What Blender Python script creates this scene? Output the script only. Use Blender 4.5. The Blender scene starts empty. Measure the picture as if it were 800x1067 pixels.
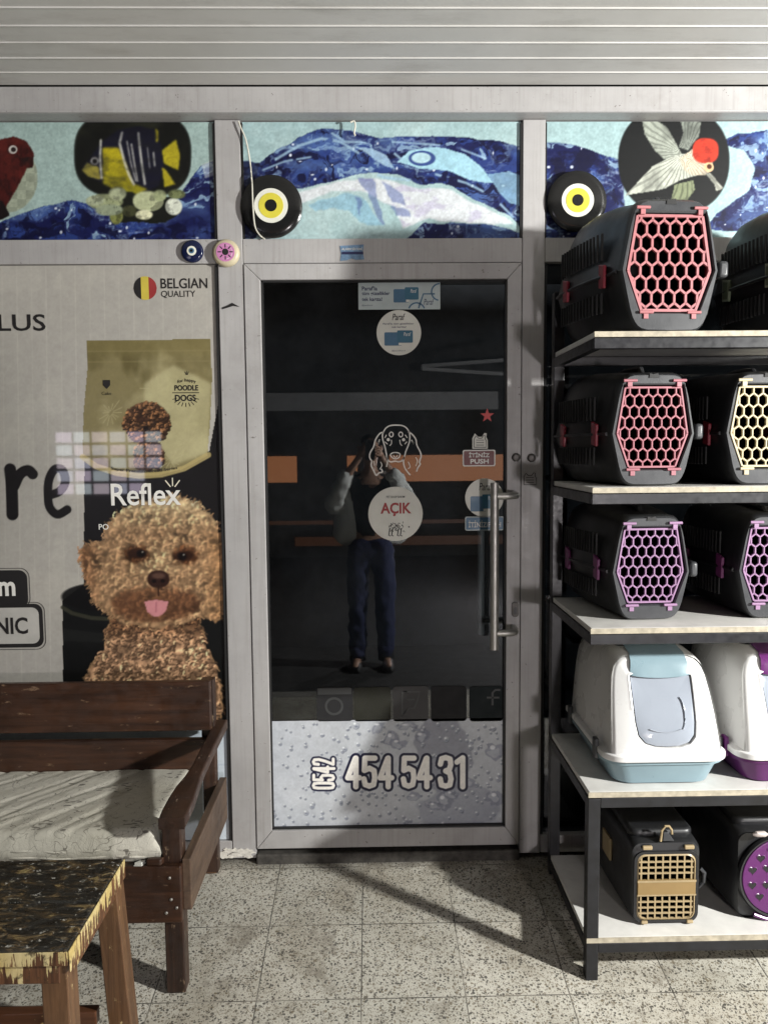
import bpy, bmesh, math, random
import numpy as np
from mathutils import Matrix, Vector
random.seed(4)
RNG = np.random.default_rng(11)
SC = bpy.context.scene
COL = SC.collection
rad = math.radians

# ------------------------------------------------------------------ camera
PITCH, ROLL, YAW = rad(4.6), rad(-.5), rad(1.0)
CAM = np.array([0.0, -2.75, 1.52])
def _rx(a): c, s = math.cos(a), math.sin(a); return np.array([[1, 0, 0], [0, c, -s], [0, s, c]])
def _rz(a): c, s = math.cos(a), math.sin(a); return np.array([[c, -s, 0], [s, c, 0], [0, 0, 1]])
ROT = _rz(-YAW) @ _rx(math.pi / 2 - PITCH) @ _rz(ROLL)
cd = bpy.data.cameras.new('camera')
cam = bpy.data.objects.new('camera', cd); COL.objects.link(cam)
cd.sensor_fit = 'HORIZONTAL'; cd.sensor_width = 36; cd.lens = 36
cd.clip_start = .02; cd.clip_end = 300
m4 = Matrix([list(ROT[i]) + [CAM[i]] for i in range(3)] + [[0, 0, 0, 1]])
cam.matrix_world = m4
SC.camera = cam
def P(x, y, Y):
    d = ROT @ np.array([(x - 400) / 800, -(y - 533.5) / 800, -1]); t = (Y - CAM[1]) / d[1]
    return CAM + t * d

# ------------------------------------------------------------------ world, lamps, exposure
w = bpy.data.worlds.new('World'); SC.world = w; w.use_nodes = True
bg = w.node_tree.nodes['Background']
bg.inputs[0].default_value = (.60, .62, .70, 1); bg.inputs[1].default_value = .02
def lamp(name, loc, power, radius, color):
    l = bpy.data.lights.new(name, 'POINT'); l.energy = power; l.shadow_soft_size = radius; l.color = color
    o = bpy.data.objects.new(name, l); COL.objects.link(o); o.location = loc; return o
lamp('key_lamp', (3.4, -2.4, 1.95), 1240, .085, (1, .99, .95))
lamp('fill_lamp', (1.62, -5.5, .85), 275, .14, (1, .935, .94))  # added low fill for the walls; no fixture stands there
SC.view_settings.view_transform = 'Standard'; SC.view_settings.look = 'None'
SC.view_settings.gamma = 1; SC.view_settings.exposure = 0
SC.render.engine = 'CYCLES'
SC.cycles.use_denoising = True
SC.cycles.max_bounces = 8; SC.cycles.transparent_max_bounces = 12
SC.cycles.sample_clamp_indirect = 4
SC.cycles.caustics_reflective = False; SC.cycles.caustics_refractive = False

# ------------------------------------------------------------------ materials
def lin(c):
    c = np.asarray(c, float) / 255
    return np.where(c <= .04045, c / 12.92, ((c + .055) / 1.055) ** 2.4)
class N:
    def __init__(s, name):
        s.m = bpy.data.materials.new(name); s.m.use_nodes = True
        s.t = s.m.node_tree; s.n = s.t.nodes; s.p = s.n['Principled BSDF']
    def new(s, k, **kw):
        n = s.n.new(k)
        for a, b in kw.items(): setattr(n, a, b)
        return n
    def link(s, a, b): s.t.links.new(a, b)
    def obj(s):
        if not hasattr(s, '_o'): s._o = s.new('ShaderNodeTexCoord').outputs['Object']
        return s._o
    def map(s, scale=(1, 1, 1), src=None):
        mp = s.new('ShaderNodeMapping'); mp.inputs['Scale'].default_value = scale
        s.link(src or s.obj(), mp.inputs['Vector']); return mp.outputs[0]
    def noise(s, scale, detail=4, rough=.55, vec=None, dist=0):
        n = s.new('ShaderNodeTexNoise'); n.inputs['Scale'].default_value = scale; n.inputs['Detail'].default_value = detail
        n.inputs['Roughness'].default_value = rough; n.inputs['Distortion'].default_value = dist
        s.link(vec or s.obj(), n.inputs['Vector']); return n.outputs['Fac']
    def ramp(s, fac, stops, const=False):
        r = s.new('ShaderNodeValToRGB')
        if const: r.color_ramp.interpolation = 'CONSTANT'
        while len(r.color_ramp.elements) < len(stops): r.color_ramp.elements.new(.5)
        for e, (p, c) in zip(r.color_ramp.elements, stops):
            e.position = p; e.color = (*c, 1) if len(c) == 3 else c
        s.link(fac, r.inputs[0]); return r.outputs[0]
    def math(s, op, a, b=None, c=None):
        n = s.new('ShaderNodeMath', operation=op)
        for i, v in enumerate((a, b, c)):
            if v is None: continue
            if isinstance(v, (int, float)): n.inputs[i].default_value = v
            else: s.link(v, n.inputs[i])
        return n.outputs[0]
    def mix(s, fac, a, b, mode='MIX'):
        n = s.new('ShaderNodeMix', data_type='RGBA', blend_type=mode)
        for i, v in ((0, fac), (6, a), (7, b)):
            if isinstance(v, (int, float)): n.inputs[i].default_value = v
            elif isinstance(v, tuple): n.inputs[i].default_value = (*v, 1)
            else: s.link(v, n.inputs[i])
        return n.outputs[2]
    def base(s, v):
        if isinstance(v, tuple): s.p.inputs['Base Color'].default_value = (*v, 1)
        else: s.link(v, s.p.inputs['Base Color'])
        return s
    def rough(s, v):
        if isinstance(v, (int, float)): s.p.inputs['Roughness'].default_value = v
        else: s.link(v, s.p.inputs['Roughness'])
        return s
    def bump(s, h, strength=.3, dist=.002):
        b = s.new('ShaderNodeBump'); b.inputs['Strength'].default_value = strength; b.inputs['Distance'].default_value = dist
        s.link(h, b.inputs['Height']); s.link(b.outputs[0], s.p.inputs['Normal']); return s
def plain(name, c, r=.5, metal=0, var=.12, scale=9, bump=0, coat=0):
    """one colour with faint cloudy wear, so that no surface is perfectly even"""
    n = N(name); c = tuple(c)
    f = n.noise(scale, 6, .6)
    n.base(n.ramp(f, [(.3, tuple(x * (1 - var) for x in c)), (.7, tuple(min(1, x * (1 + var)) for x in c))]))
    n.rough(n.ramp(n.noise(scale * 2.3, 5), [(.3, (max(.02, r - .07),) * 3), (.75, (min(1, r + .09),) * 3)]))
    n.p.inputs['Metallic'].default_value = metal
    if coat: n.p.inputs['Coat Weight'].default_value = coat; n.p.inputs['Coat Roughness'].default_value = .03
    if bump: n.bump(n.noise(320, 3), bump, .001)
    return n.m

def m_frame():
    n = N('painted aluminium')
    a = n.noise(2.2, 7, .65); v = n.map((38, 38, 1.2))
    st = n.noise(2.2, 5, .65, v)
    c = n.ramp(a, [(.3, (.30, .293, .29)), (.7, (.42, .41, .405))])
    c = n.mix(n.ramp(st, [(.50, (0, 0, 0)), (.75, (.5,) * 3)]), c, (.24, .225, .21))
    sm = n.ramp(n.noise(5.5, 8, .72), [(.55, (0, 0, 0)), (.72, (.30,) * 3)]); c = n.mix(sm, c, (.20, .185, .17))
    sc = n.noise(8, 6, .8, n.map((4, 4, 26))); c = n.mix(n.ramp(sc, [(.66, (0, 0, 0)), (.70, (.5,) * 3)]), c, (.52, .51, .50))
    sp = n.noise(70, 3, .6)
    c = n.mix(n.ramp(sp, [(.68, (0, 0, 0)), (.73, (.85,) * 3)]), c, (.11, .095, .085))
    n.base(c).rough(n.ramp(n.noise(12, 6, .7), [(.3, (.36,) * 3), (.7, (.62,) * 3)])); n.bump(n.math('ADD', n.noise(220, 3), n.math('MULTIPLY', n.noise(3.5, 3), 6)), .22, .0012); return n.m
def m_ceiling():
    n = N('pvc ceiling planks')
    a = n.noise(1.4, 6, .6)
    c = n.ramp(a, [(.3, (.46, .455, .435)), (.7, (.57, .565, .545))])
    dt = n.ramp(n.noise(4.5, 8, .72, n.map((.5, 1.6, 1))), [(.52, (0,) * 3), (.74, (.5,) * 3)]); c = n.mix(dt, c, (.27, .255, .23))
    n.base(c).rough(.55); n.bump(n.math('ADD', n.noise(90, 3, .5, n.map((1, 6, 6))), n.math('MULTIPLY', n.noise(1.7, 2, .5), 9)), .22, .0015); return n.m
def m_terrazzo():
    n = N('terrazzo tile'); o = n.obj()
    sx = n.new('ShaderNodeSeparateXYZ'); n.link(o, sx.inputs[0])
    wv = n.new('ShaderNodeTexNoise'); wv.inputs['Scale'].default_value = 60; n.link(o, wv.inputs['Vector'])
    wp = n.mix(.012, o, wv.outputs['Color'], 'ADD')
    def vor(scale):
        v = n.new('ShaderNodeTexVoronoi'); v.inputs['Scale'].default_value = scale; n.link(wp, v.inputs['Vector']); return v
    v1, v2 = vor(128), vor(250)
    sep = n.new('ShaderNodeSeparateColor'); n.link(v1.outputs['Color'], sep.inputs[0])
    sep2 = n.new('ShaderNodeSeparateColor'); n.link(v2.outputs['Color'], sep2.inputs[0])
    big = n.math('MULTIPLY', n.math('LESS_THAN', v1.outputs['Distance'], n.math('ADD', .22, n.math('MULTIPLY', sep.outputs[1], .36))), n.math('GREATER_THAN', sep.outputs[0], .24))
    small = n.math('MULTIPLY', n.math('LESS_THAN', v2.outputs['Distance'], n.math('ADD', .1, n.math('MULTIPLY', sep2.outputs[1], .5))), n.math('GREATER_THAN', sep2.outputs[0], .22))
    chip = n.ramp(sep.outputs[2], [(0, (.045, .042, .038)), (.3, (.09, .078, .06)), (.5, (.17, .14, .095)), (.7, (.25, .225, .18)), (.86, (.06, .056, .05))], True)
    base = n.ramp(n.noise(4, 6, .6), [(.3, (.47, .455, .40)), (.7, (.59, .572, .51))])
    c = n.mix(n.math('MULTIPLY', small, .75), base, (.19, .17, .14))
    c = n.mix(n.math('MULTIPLY', big, .88), c, chip)
    st = n.ramp(n.noise(2.6, 8, .68), [(.45, (0, 0, 0)), (.70, (.75,) * 3)])
    c = n.mix(st, c, (.42, .37, .29), 'MULTIPLY')
    # grime gathering along the foot of the wall
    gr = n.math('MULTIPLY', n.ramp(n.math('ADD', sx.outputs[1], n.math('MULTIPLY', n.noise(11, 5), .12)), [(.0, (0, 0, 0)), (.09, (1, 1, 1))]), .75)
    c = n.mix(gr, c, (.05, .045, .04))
    # joints, 30.5 cm apart
    jx = n.math('ABSOLUTE', n.math('SUBTRACT', n.math('FRACT', n.math('ADD', n.math('DIVIDE', n.math('ADD', sx.outputs[0], .0415), .305), .5)), .5))
    jy = n.math('ABSOLUTE', n.math('SUBTRACT', n.math('FRACT', n.math('ADD', n.math('DIVIDE', n.math('ADD', sx.outputs[1], .035), .298), .5)), .5))
    j = n.math('MINIMUM', jx, jy)
    jj = n.math('LESS_THAN', n.math('ADD', j, n.math('MULTIPLY', n.noise(140, 2), .004)), .0082)
    jc = n.ramp(n.noise(5, 3), [(.46, (.06, .055, .048)), (.66, (.36, .34, .29))])
    c = n.mix(n.math('MULTIPLY', jj, .9), c, jc)
    # every tile has a tone of its own
    cx = n.new('ShaderNodeCombineXYZ'); n.link(n.math('FLOOR', n.math('DIVIDE', n.math('ADD', sx.outputs[0], .0415), .305)), cx.inputs[0]); n.link(n.math('FLOOR', n.math('DIVIDE', n.math('ADD', sx.outputs[1], .035), .298)), cx.inputs[1])
    wn = n.new('ShaderNodeTexWhiteNoise'); n.link(cx.outputs[0], wn.inputs['Vector'])
    c = n.mix(.9, c, n.ramp(wn.outputs['Value'], [(0, (.86, .86, .84)), (1, (1.0, .99, .97))]), 'MULTIPLY')
    sp3 = n.ramp(n.noise(6.5, 9, .75), [(.54, (0,) * 3), (.64, (.6,) * 3)]); c = n.mix(sp3, c, (.16, .14, .11))
    n.base(c).rough(n.ramp(n.noise(30, 4), [(.3, (.42,) * 3), (.7, (.68,) * 3)]))
    n.bump(n.math('SUBTRACT', n.math('MULTIPLY', n.noise(260, 2), .35), n.math('ADD', n.math('MULTIPLY', jj, 1.0), n.math('MULTIPLY', big, .25))), .35, .0015)
    return n.m
def m_wood(name, dark, light, axis, gl=.42, wear=None):
    n = N(name); sc = [26, 26, 26]; sc[axis] = 1.6
    v = n.map(tuple(sc)); f = n.noise(1.6, 9, .68, v, .6)
    c = n.ramp(f, [(.28, dark), (.5, tuple((a + b) / 2 for a, b in zip(dark, light))), (.74, light)])
    big = n.noise(3.2, 4); c = n.mix(n.ramp(big, [(.35, (0,) * 3), (.7, (.6,) * 3)]), c, tuple(x * .45 for x in dark))
    if wear:
        sp = n.ramp(n.noise(46, 5, .7, n.map(tuple(1 if i != axis else .4 for i in range(3)))), [(.63, (0,) * 3), (.69, (1,) * 3)])
        c = n.mix(sp, c, wear)
    n.base(c).rough(n.ramp(n.noise(25, 4), [(.3, (gl - .12,) * 3), (.7, (gl + .15,) * 3)]))
    n.bump(f, .35, .002); return n.m
def m_print(name, rough=.32, coat=.9):
    n = N(name); a = n.new('ShaderNodeVertexColor', layer_name='print')
    sp = n.ramp(n.noise(34, 6, .65), [(.3, (.93,) * 3), (.7, (1.03,) * 3)])
    n.base(n.mix(1.0, a.outputs[0], sp, 'MULTIPLY')).rough(rough)
    n.p.inputs['Coat Weight'].default_value = coat; n.p.inputs['Coat Roughness'].default_value = .025
    n.p.inputs['Specular IOR Level'].default_value = .25
    return n.m
def m_glass(name, clear=.55, ior=1.62):
    n = N(name); n.n.remove(n.p)
    tr = n.new('ShaderNodeBsdfTransparent'); tr.inputs[0].default_value = (clear * .92, clear * .97, clear, 1)
    gl = n.new('ShaderNodeBsdfGlossy'); gl.inputs['Roughness'].default_value = .012
    fr = n.new('ShaderNodeFresnel'); fr.inputs[0].default_value = ior
    mx = n.new('ShaderNodeMixShader'); n.link(fr.outputs[0], mx.inputs[0]); n.link(tr.outputs[0], mx.inputs[1]); n.link(gl.outputs[0], mx.inputs[2])
    # dust film: a little diffuse
    df = n.new('ShaderNodeBsdfDiffuse'); df.inputs[0].default_value = (.4, .4, .4, 1)
    m2 = n.new('ShaderNodeMixShader'); n.link(n.math('MULTIPLY', n.ramp(n.noise(5, 7, .7), [(.4, (0,) * 3), (.8, (1,) * 3)]), .012), m2.inputs[0])
    n.link(mx.outputs[0], m2.inputs[1]); n.link(df.outputs[0], m2.inputs[2])
    n.link(m2.outputs[0], n.n['Material Output'].inputs[0]); return n.m
def m_emit(name, c, s):
    n = N(name); n.base((.02, .02, .02)); n.p.inputs['Emission Color'].default_value = (*c, 1); n.p.inputs['Emission Strength'].default_value = s; return n.m

M = dict(
    frame=m_frame(), ceil=m_ceiling(), floor=m_terrazzo(), print=m_print('glossy print'), vinyl=m_print('banner vinyl', .45, .12),
    foil=m_print('satin foil print', .4, .3), glass=m_glass('door glass', .75, 1.9), glass2=m_glass('window glass', .5),
    black=plain('black paint', (.012, .012, .014), .42, var=.4), matte=plain('matt black gasket', (.008, .008, .008), .7),
    rackm=plain('black rack paint', (.009, .0095, .012), .38, var=.5, scale=25),
    shell=plain('charcoal plastic', (.0105, .011, .0125), .42, var=.18, bump=.25),
    shellg=plain('lit grey plastic rim', (.034, .036, .040), .40, var=.12, bump=.25),  # lighter copy of the charcoal, the front rims' lit tone put into the colour
    board=plain('white melamine', (.66, .65, .62), .42, var=.1, scale=14), edge=plain('raw board edge', (.38, .34, .26), .7, var=.3, scale=40),
    pink=plain('salmon pink plastic', (.38, .14, .15), .42), coral=plain('pink plastic', (.34, .13, .155), .42), lilac=plain('lilac plastic', (.30, .175, .30), .42), cream=plain('cream plastic', (.54, .47, .31), .38),
    red=plain('dark red plastic', (.22, .015, .03), .4), purple=plain('purple plastic', (.09, .012, .10), .33), magenta=plain('dull plum plastic', (.16, .03, .12), .4),
    green=plain('grey green plastic', (.10, .125, .075), .45), greenr=plain('pale green rim', (.3, .33, .24), .45),
    gold=plain('gold plastic', (.34, .26, .145), .4), tan=plain('tan plastic band', (.25, .165, .065), .5),
    white=plain('white plastic', (.70, .70, .69), .30, var=.05, scale=5), teal=plain('pale teal plastic', (.20, .285, .325), .33, var=.06), vis=plain('smoky flap plastic', (.29, .32, .37), .12, var=.08, scale=4),
    lid=plain('dark grey plastic', (.045, .047, .05), .45), steel=plain('brushed steel', (.50, .49, .46), .5, 1, scale=30), dsteel=plain('dark steel', (.10, .095, .09), .55, 1),
    wood_x=m_wood('stained wood along x', (.014, .006, .0035), (.080, .034, .017), 0, wear=(.16, .10, .06)), wood_y=m_wood('stained wood along y', (.013, .0065, .0045), (.062, .030, .018), 1, wear=(.25, .18, .13)),
    wood_z=m_wood('stained wood upright', (.014, .007, .005), (.065, .031, .018), 2, wear=(.2, .14, .09)), raw_z=m_wood('raw wood leg', (.13, .055, .022), (.32, .16, .07), 2),
    board_y=m_wood('weathered side board', (.05, .03, .02), (.15, .095, .06), 1, .55),
    stool_z=m_wood('worn stool leg', (.045, .021, .010), (.20, .105, .05), 2, .42, (.48, .37, .18)), stool_x=m_wood('worn stool apron', (.04, .014, .007), (.15, .06, .026), 0, .4, (.5, .36, .15)),
    ink=plain('black ink', (.012, .011, .011), .5), wink=plain('white ink', (.70, .69, .65), .5), cream_ink=plain('cream ink', (.66, .62, .50), .5), redink=plain('red ink', (.30, .02, .02), .5),
    navy=plain('navy ink', (.016, .02, .075), .5), bluep=plain('blue label', (.05, .13, .22), .45), maroon=plain('maroon label', (.12, .015, .015), .45), star=plain('red vinyl', (.55, .05, .05), .5),
    paper=plain('white sticker', (.62, .62, .56), .5), palesticker=plain('pale cyan sticker', (.42, .48, .48), .45), cardb=plain('blue card', (.03, .12, .19), .45),
    cord=plain('white cord', (.6, .58, .5), .7), bead=plain('navy glass', (.008, .012, .045), .12), eyew=plain('eye white', (.7, .7, .62), .3), eyey=plain('eye yellow', (.62, .55, .06), .35), eyek=plain('eye black', (.01, .01, .01), .18),
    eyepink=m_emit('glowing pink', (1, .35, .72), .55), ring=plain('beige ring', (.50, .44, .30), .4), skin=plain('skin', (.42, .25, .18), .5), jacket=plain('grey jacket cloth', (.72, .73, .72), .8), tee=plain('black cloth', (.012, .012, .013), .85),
    jeans=plain('blue trousers cloth', (.022, .028, .085), .85), hair=plain('dark hair', (.015, .012, .01), .6), shoe=plain('black shoe', (.015, .015, .015), .5),
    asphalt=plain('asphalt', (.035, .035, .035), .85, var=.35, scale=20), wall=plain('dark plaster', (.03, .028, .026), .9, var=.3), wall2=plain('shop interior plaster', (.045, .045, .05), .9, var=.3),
    pale=plain('pale painted band', (.26, .26, .26), .7), crate=plain('blue plastic crate', (.03, .04, .22), .45), pgreen=plain('green packet', (.06, .14, .05), .4), pwhite=plain('white packet', (.5, .5, .46), .45),
)

# ------------------------------------------------------------------ mesh helpers
class MB:
    def __init__(s): s.v = []; s.f = []; s.mi = []
    def box(s, x0, x1, y0, y1, z0, z1, mi=0):
        return s.prism([(x0, y0), (x1, y0), (x1, y1), (x0, y1)], z0, z1, mi)
    def prism(s, pts, z0, z1, mi=0):
        b = len(s.v); n = len(pts)
        s.v += [(x, y, z0) for x, y in pts] + [(x, y, z1) for x, y in pts]
        s.f += [tuple(b + i for i in reversed(range(n))), tuple(b + n + i for i in range(n))]
        s.f += [(b + i, b + (i + 1) % n, b + n + (i + 1) % n, b + n + i) for i in range(n)]
        s.mi += [mi] * (n + 2); return s
    def prism_y(s, pts, y0, y1, mi=0):
        """outline in x,z extruded along y (pts counter-clockwise seen from -y)"""
        b = len(s.v); n = len(pts)
        s.v += [(x, y0, z) for x, z in pts] + [(x, y1, z) for x, z in pts]
        s.f += [tuple(b + i for i in range(n)), tuple(b + n + i for i in reversed(range(n)))]
        s.f += [(b + (i + 1) % n, b + i, b + n + i, b + n + (i + 1) % n) for i in range(n)]
        s.mi += [mi] * (n + 2); return s
    def bar(s, a, b, w, h, mi=0, up=(0, 0, 1)):
        a, b = Vector(a), Vector(b); d = (b - a).normalized(); u = Vector(up)
        sd = d.cross(u); sd = sd.normalized() if sd.length > 1e-5 else Vector((1, 0, 0)); u = sd.cross(d)
        k = len(s.v)
        for p in (a, b):
            for i, j in ((-1, -1), (1, -1), (1, 1), (-1, 1)): s.v.append(tuple(p + sd * (i * w / 2) + u * (j * h / 2)))
        s.f += [(k, k + 1, k + 2, k + 3), (k + 7, k + 6, k + 5, k + 4)] + [(k + i, k + 4 + i, k + 4 + (i + 1) % 4, k + (i + 1) % 4) for i in range(4)]
        s.mi += [mi] * 6; return s
    def tube(s, pts, r, n=10, mi=0, cap=True):
        pts = [Vector(p) for p in pts]; k = len(s.v); rs = r if isinstance(r, (list, tuple)) else [r] * len(pts)
        ref = Vector((.13, .31, .94)); 
        for i, p in enumerate(pts):
            d = (pts[min(i + 1, len(pts) - 1)] - pts[max(i - 1, 0)]).normalized()
            a = d.cross(ref).normalized(); b = d.cross(a)
            for j in range(n):
                t = 2 * math.pi * j / n; s.v.append(tuple(p + (a * math.cos(t) + b * math.sin(t)) * rs[i]))
        for i in range(len(pts) - 1):
            for j in range(n): s.f.append((k + i * n + j, k + i * n + (j + 1) % n, k + (i + 1) * n + (j + 1) % n, k + (i + 1) * n + j)); s.mi.append(mi)
        if cap:
            s.f += [tuple(k + j for j in reversed(range(n))), tuple(k + (len(pts) - 1) * n + j for j in range(n))]; s.mi += [mi] * 2
        return s
    def disc_y(s, c, r, y0, y1, n=40, mi=0, rz=None):
        rz = rz or r
        return s.prism_y([(c[0] + r * math.cos(2 * math.pi * i / n), c[1] + rz * math.sin(2 * math.pi * i / n)) for i in range(n)], y0, y1, mi)
    def lathe_y(s, c, prof, n=40, mi=0):
        """profile of (radius, y) turned about the y axis through c=(x,z)"""
        k = len(s.v)
        for r, y in prof:
            for j in range(n): t = 2 * math.pi * j / n; s.v.append((c[0] + r * math.cos(t), y, c[1] + r * math.sin(t)))
        for i in range(len(prof) - 1):
            for j in range(n): s.f.append((k + i * n + j, k + i * n + (j + 1) % n, k + (i + 1) * n + (j + 1) % n, k + (i + 1) * n + j)); s.mi.append(mi)
        return s
    def rings(s, rings, close=False, mi=0):
        k = len(s.v); n = len(rings[0])
        for r in rings: s.v += [tuple(p) for p in r]
        for i in range(len(rings) - 1):
            for j in range(n if close else n - 1):
                s.f.append((k + i * n + j, k + i * n + (j + 1) % n, k + (i + 1) * n + (j + 1) % n, k + (i + 1) * n + j)); s.mi.append(mi)
        return s
    def cap(s, ring, mi=0):
        k = len(s.v); s.v += [tuple(p) for p in ring]; s.f.append(tuple(range(k, k + len(ring)))); s.mi.append(mi); return s
    def ribbon(s, pts, wd, y, mi=0):
        """flat line of width wd in the x,z plane at depth y"""
        pts = [Vector((p[0], p[1])) for p in pts]; k = len(s.v)
        for i, p in enumerate(pts):
            d = (pts[min(i + 1, len(pts) - 1)] - pts[max(i - 1, 0)]).normalized(); nn = Vector((-d.y, d.x)) * wd / 2
            s.v += [(p.x + nn.x, y, p.y + nn.y), (p.x - nn.x, y, p.y - nn.y)]
        for i in range(len(pts) - 1): s.f.append((k + 2 * i, k + 2 * i + 1, k + 2 * i + 3, k + 2 * i + 2)); s.mi.append(mi)
        return s
    def flat(s, pts, y, mi=0):
        k = len(s.v); s.v += [(x, y, z) for x, z in pts]; s.f.append(tuple(range(k, k + len(pts)))); s.mi.append(mi); return s
    def build(s, name, mats, parent=None, bevel=0, smooth=False, local=False, seg=2, fix=True):
        me = bpy.data.meshes.new(name); off = np.zeros(3)
        if parent is not None and not local: off = np.array(world_loc(parent))
        me.from_pydata([tuple(np.array(p) - off) for p in s.v], [], s.f)
        for m in (mats if isinstance(mats, (list, tuple)) else [mats]): me.materials.append(m if not isinstance(m, str) else M[m])
        me.polygons.foreach_set('material_index', s.mi)
        if fix:
            bm = bmesh.new(); bm.from_mesh(me); bmesh.ops.recalc_face_normals(bm, faces=bm.faces); bm.to_mesh(me); bm.free()
        if smooth:
            me.polygons.foreach_set('use_smooth', [True] * len(me.polygons))
            try: me.set_sharp_from_angle(angle=rad(38))
            except Exception: pass
        o = bpy.data.objects.new(name, me); COL.objects.link(o)
        if parent is not None: o.parent = parent
        if bevel:
            b = o.modifiers.new('bevel', 'BEVEL'); b.width = bevel; b.segments = seg; b.limit_method = 'ANGLE'; b.angle_limit = rad(40)
        return o
def world_loc(o):
    v = Vector((0, 0, 0))
    while o is not None: v += o.location; o = o.parent
    return v
def tag(o, label=None, cat=None, group=None, kind=None):
    if label: o['label'] = label
    if cat: o['category'] = cat
    if group: o['group'] = group
    if kind: o['kind'] = kind
    return o
def thing(name, loc, label, cat, group=None, rz=0):
    o = bpy.data.objects.new(name, None); COL.objects.link(o); o.location = loc; o.rotation_euler[2] = rz; o.empty_display_size = .1
    return tag(o, label, cat, group)
def copy_tree(o, parent=None):
    c = o.copy(); COL.objects.link(c); c.parent = parent
    for ch in list(o.children): copy_tree(ch, c)
    return c
def xz(px, py, Y=0): p = P(px, py, Y); return (p[0], p[2])
def text(s, box, Y, mat, parent, bold=0.0, name='lettering', rot=0, shear=0, arc=None):
    """lettering fitted into box = (x0, z0, x1, z1) on the plane y = Y"""
    cu = bpy.data.curves.new('t', 'FONT'); cu.body = s; cu.size = 1; cu.offset = bold; cu.shear = shear; cu.resolution_u = 3
    to = bpy.data.objects.new('t', cu); COL.objects.link(to)
    dg = bpy.context.evaluated_depsgraph_get(); dg.update()
    me = bpy.data.meshes.new_from_object(to.evaluated_get(dg)); bpy.data.objects.remove(to)
    n = len(me.vertices); a = np.zeros(n * 3); me.vertices.foreach_get('co', a); a = a.reshape(-1, 3)
    if rot: c, q = math.cos(rot), math.sin(rot); a[:, :2] = a[:, :2] @ np.array([[c, q], [-q, c]])
    lo, hi = a.min(0), a.max(0)
    x0, z0, x1, z1 = box; off = np.array(world_loc(parent))
    u = (a[:, 0] - lo[0]) / max(1e-6, hi[0] - lo[0]); vv = (a[:, 1] - lo[1]) / max(1e-6, hi[1] - lo[1])
    X = x0 + u * (x1 - x0); Z = z0 + vv * (z1 - z0)
    if arc: Z = Z + arc * (2 * u - 1) ** 2
    b = np.stack([X, np.full(n, Y), Z], 1) - off
    me.vertices.foreach_set('co', b.ravel()); me.update(); me.name = name
    me.materials.clear(); me.materials.append(M[mat])
    o = bpy.data.objects.new(name, me); COL.objects.link(o); o.parent = parent
    return o
def pbox(x0, y0, x1, y1, Y):
    """photo rectangle -> (x0,z0,x1,z1) on plane Y"""
    a, b = P(x0, y1, Y), P(x1, y0, Y); return (a[0], a[2], b[0], b[2])

# ------------------------------------------------------------------ printed pictures: colour per vertex on a fine grid
_L = RNG.random((8, 256, 256))
def vnoise(x, z, seed=0):
    t = _L[seed % 8]; xi, zi = np.floor(x).astype(int), np.floor(z).astype(int); fx, fz = x - xi, z - zi
    fx = fx * fx * (3 - 2 * fx); fz = fz * fz * (3 - 2 * fz)
    g = lambda a, b: t[a & 255, b & 255]
    return (g(xi, zi) * (1 - fx) + g(xi + 1, zi) * fx) * (1 - fz) + (g(xi, zi + 1) * (1 - fx) + g(xi + 1, zi + 1) * fx) * fz
def fbm(x, z, s, o=4, seed=0):
    r = 0; a = .5; tot = 0
    for k in range(o): r = r + a * vnoise(x * s + 7.3 * k, z * s + 3.1 * k, seed + k); tot += a; a *= .5; s *= 2.03
    return r / tot
def blur(a, n=1):
    for _ in range(n):
        p = np.pad(a, ((1, 1), (1, 1)) + ((0, 0),) * (a.ndim - 2), 'edge')
        a = (p[:-2, 1:-1] + p[2:, 1:-1] + p[1:-1, :-2] + p[1:-1, 2:] + 2 * p[1:-1, 1:-1]) / 6
    return a
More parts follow.
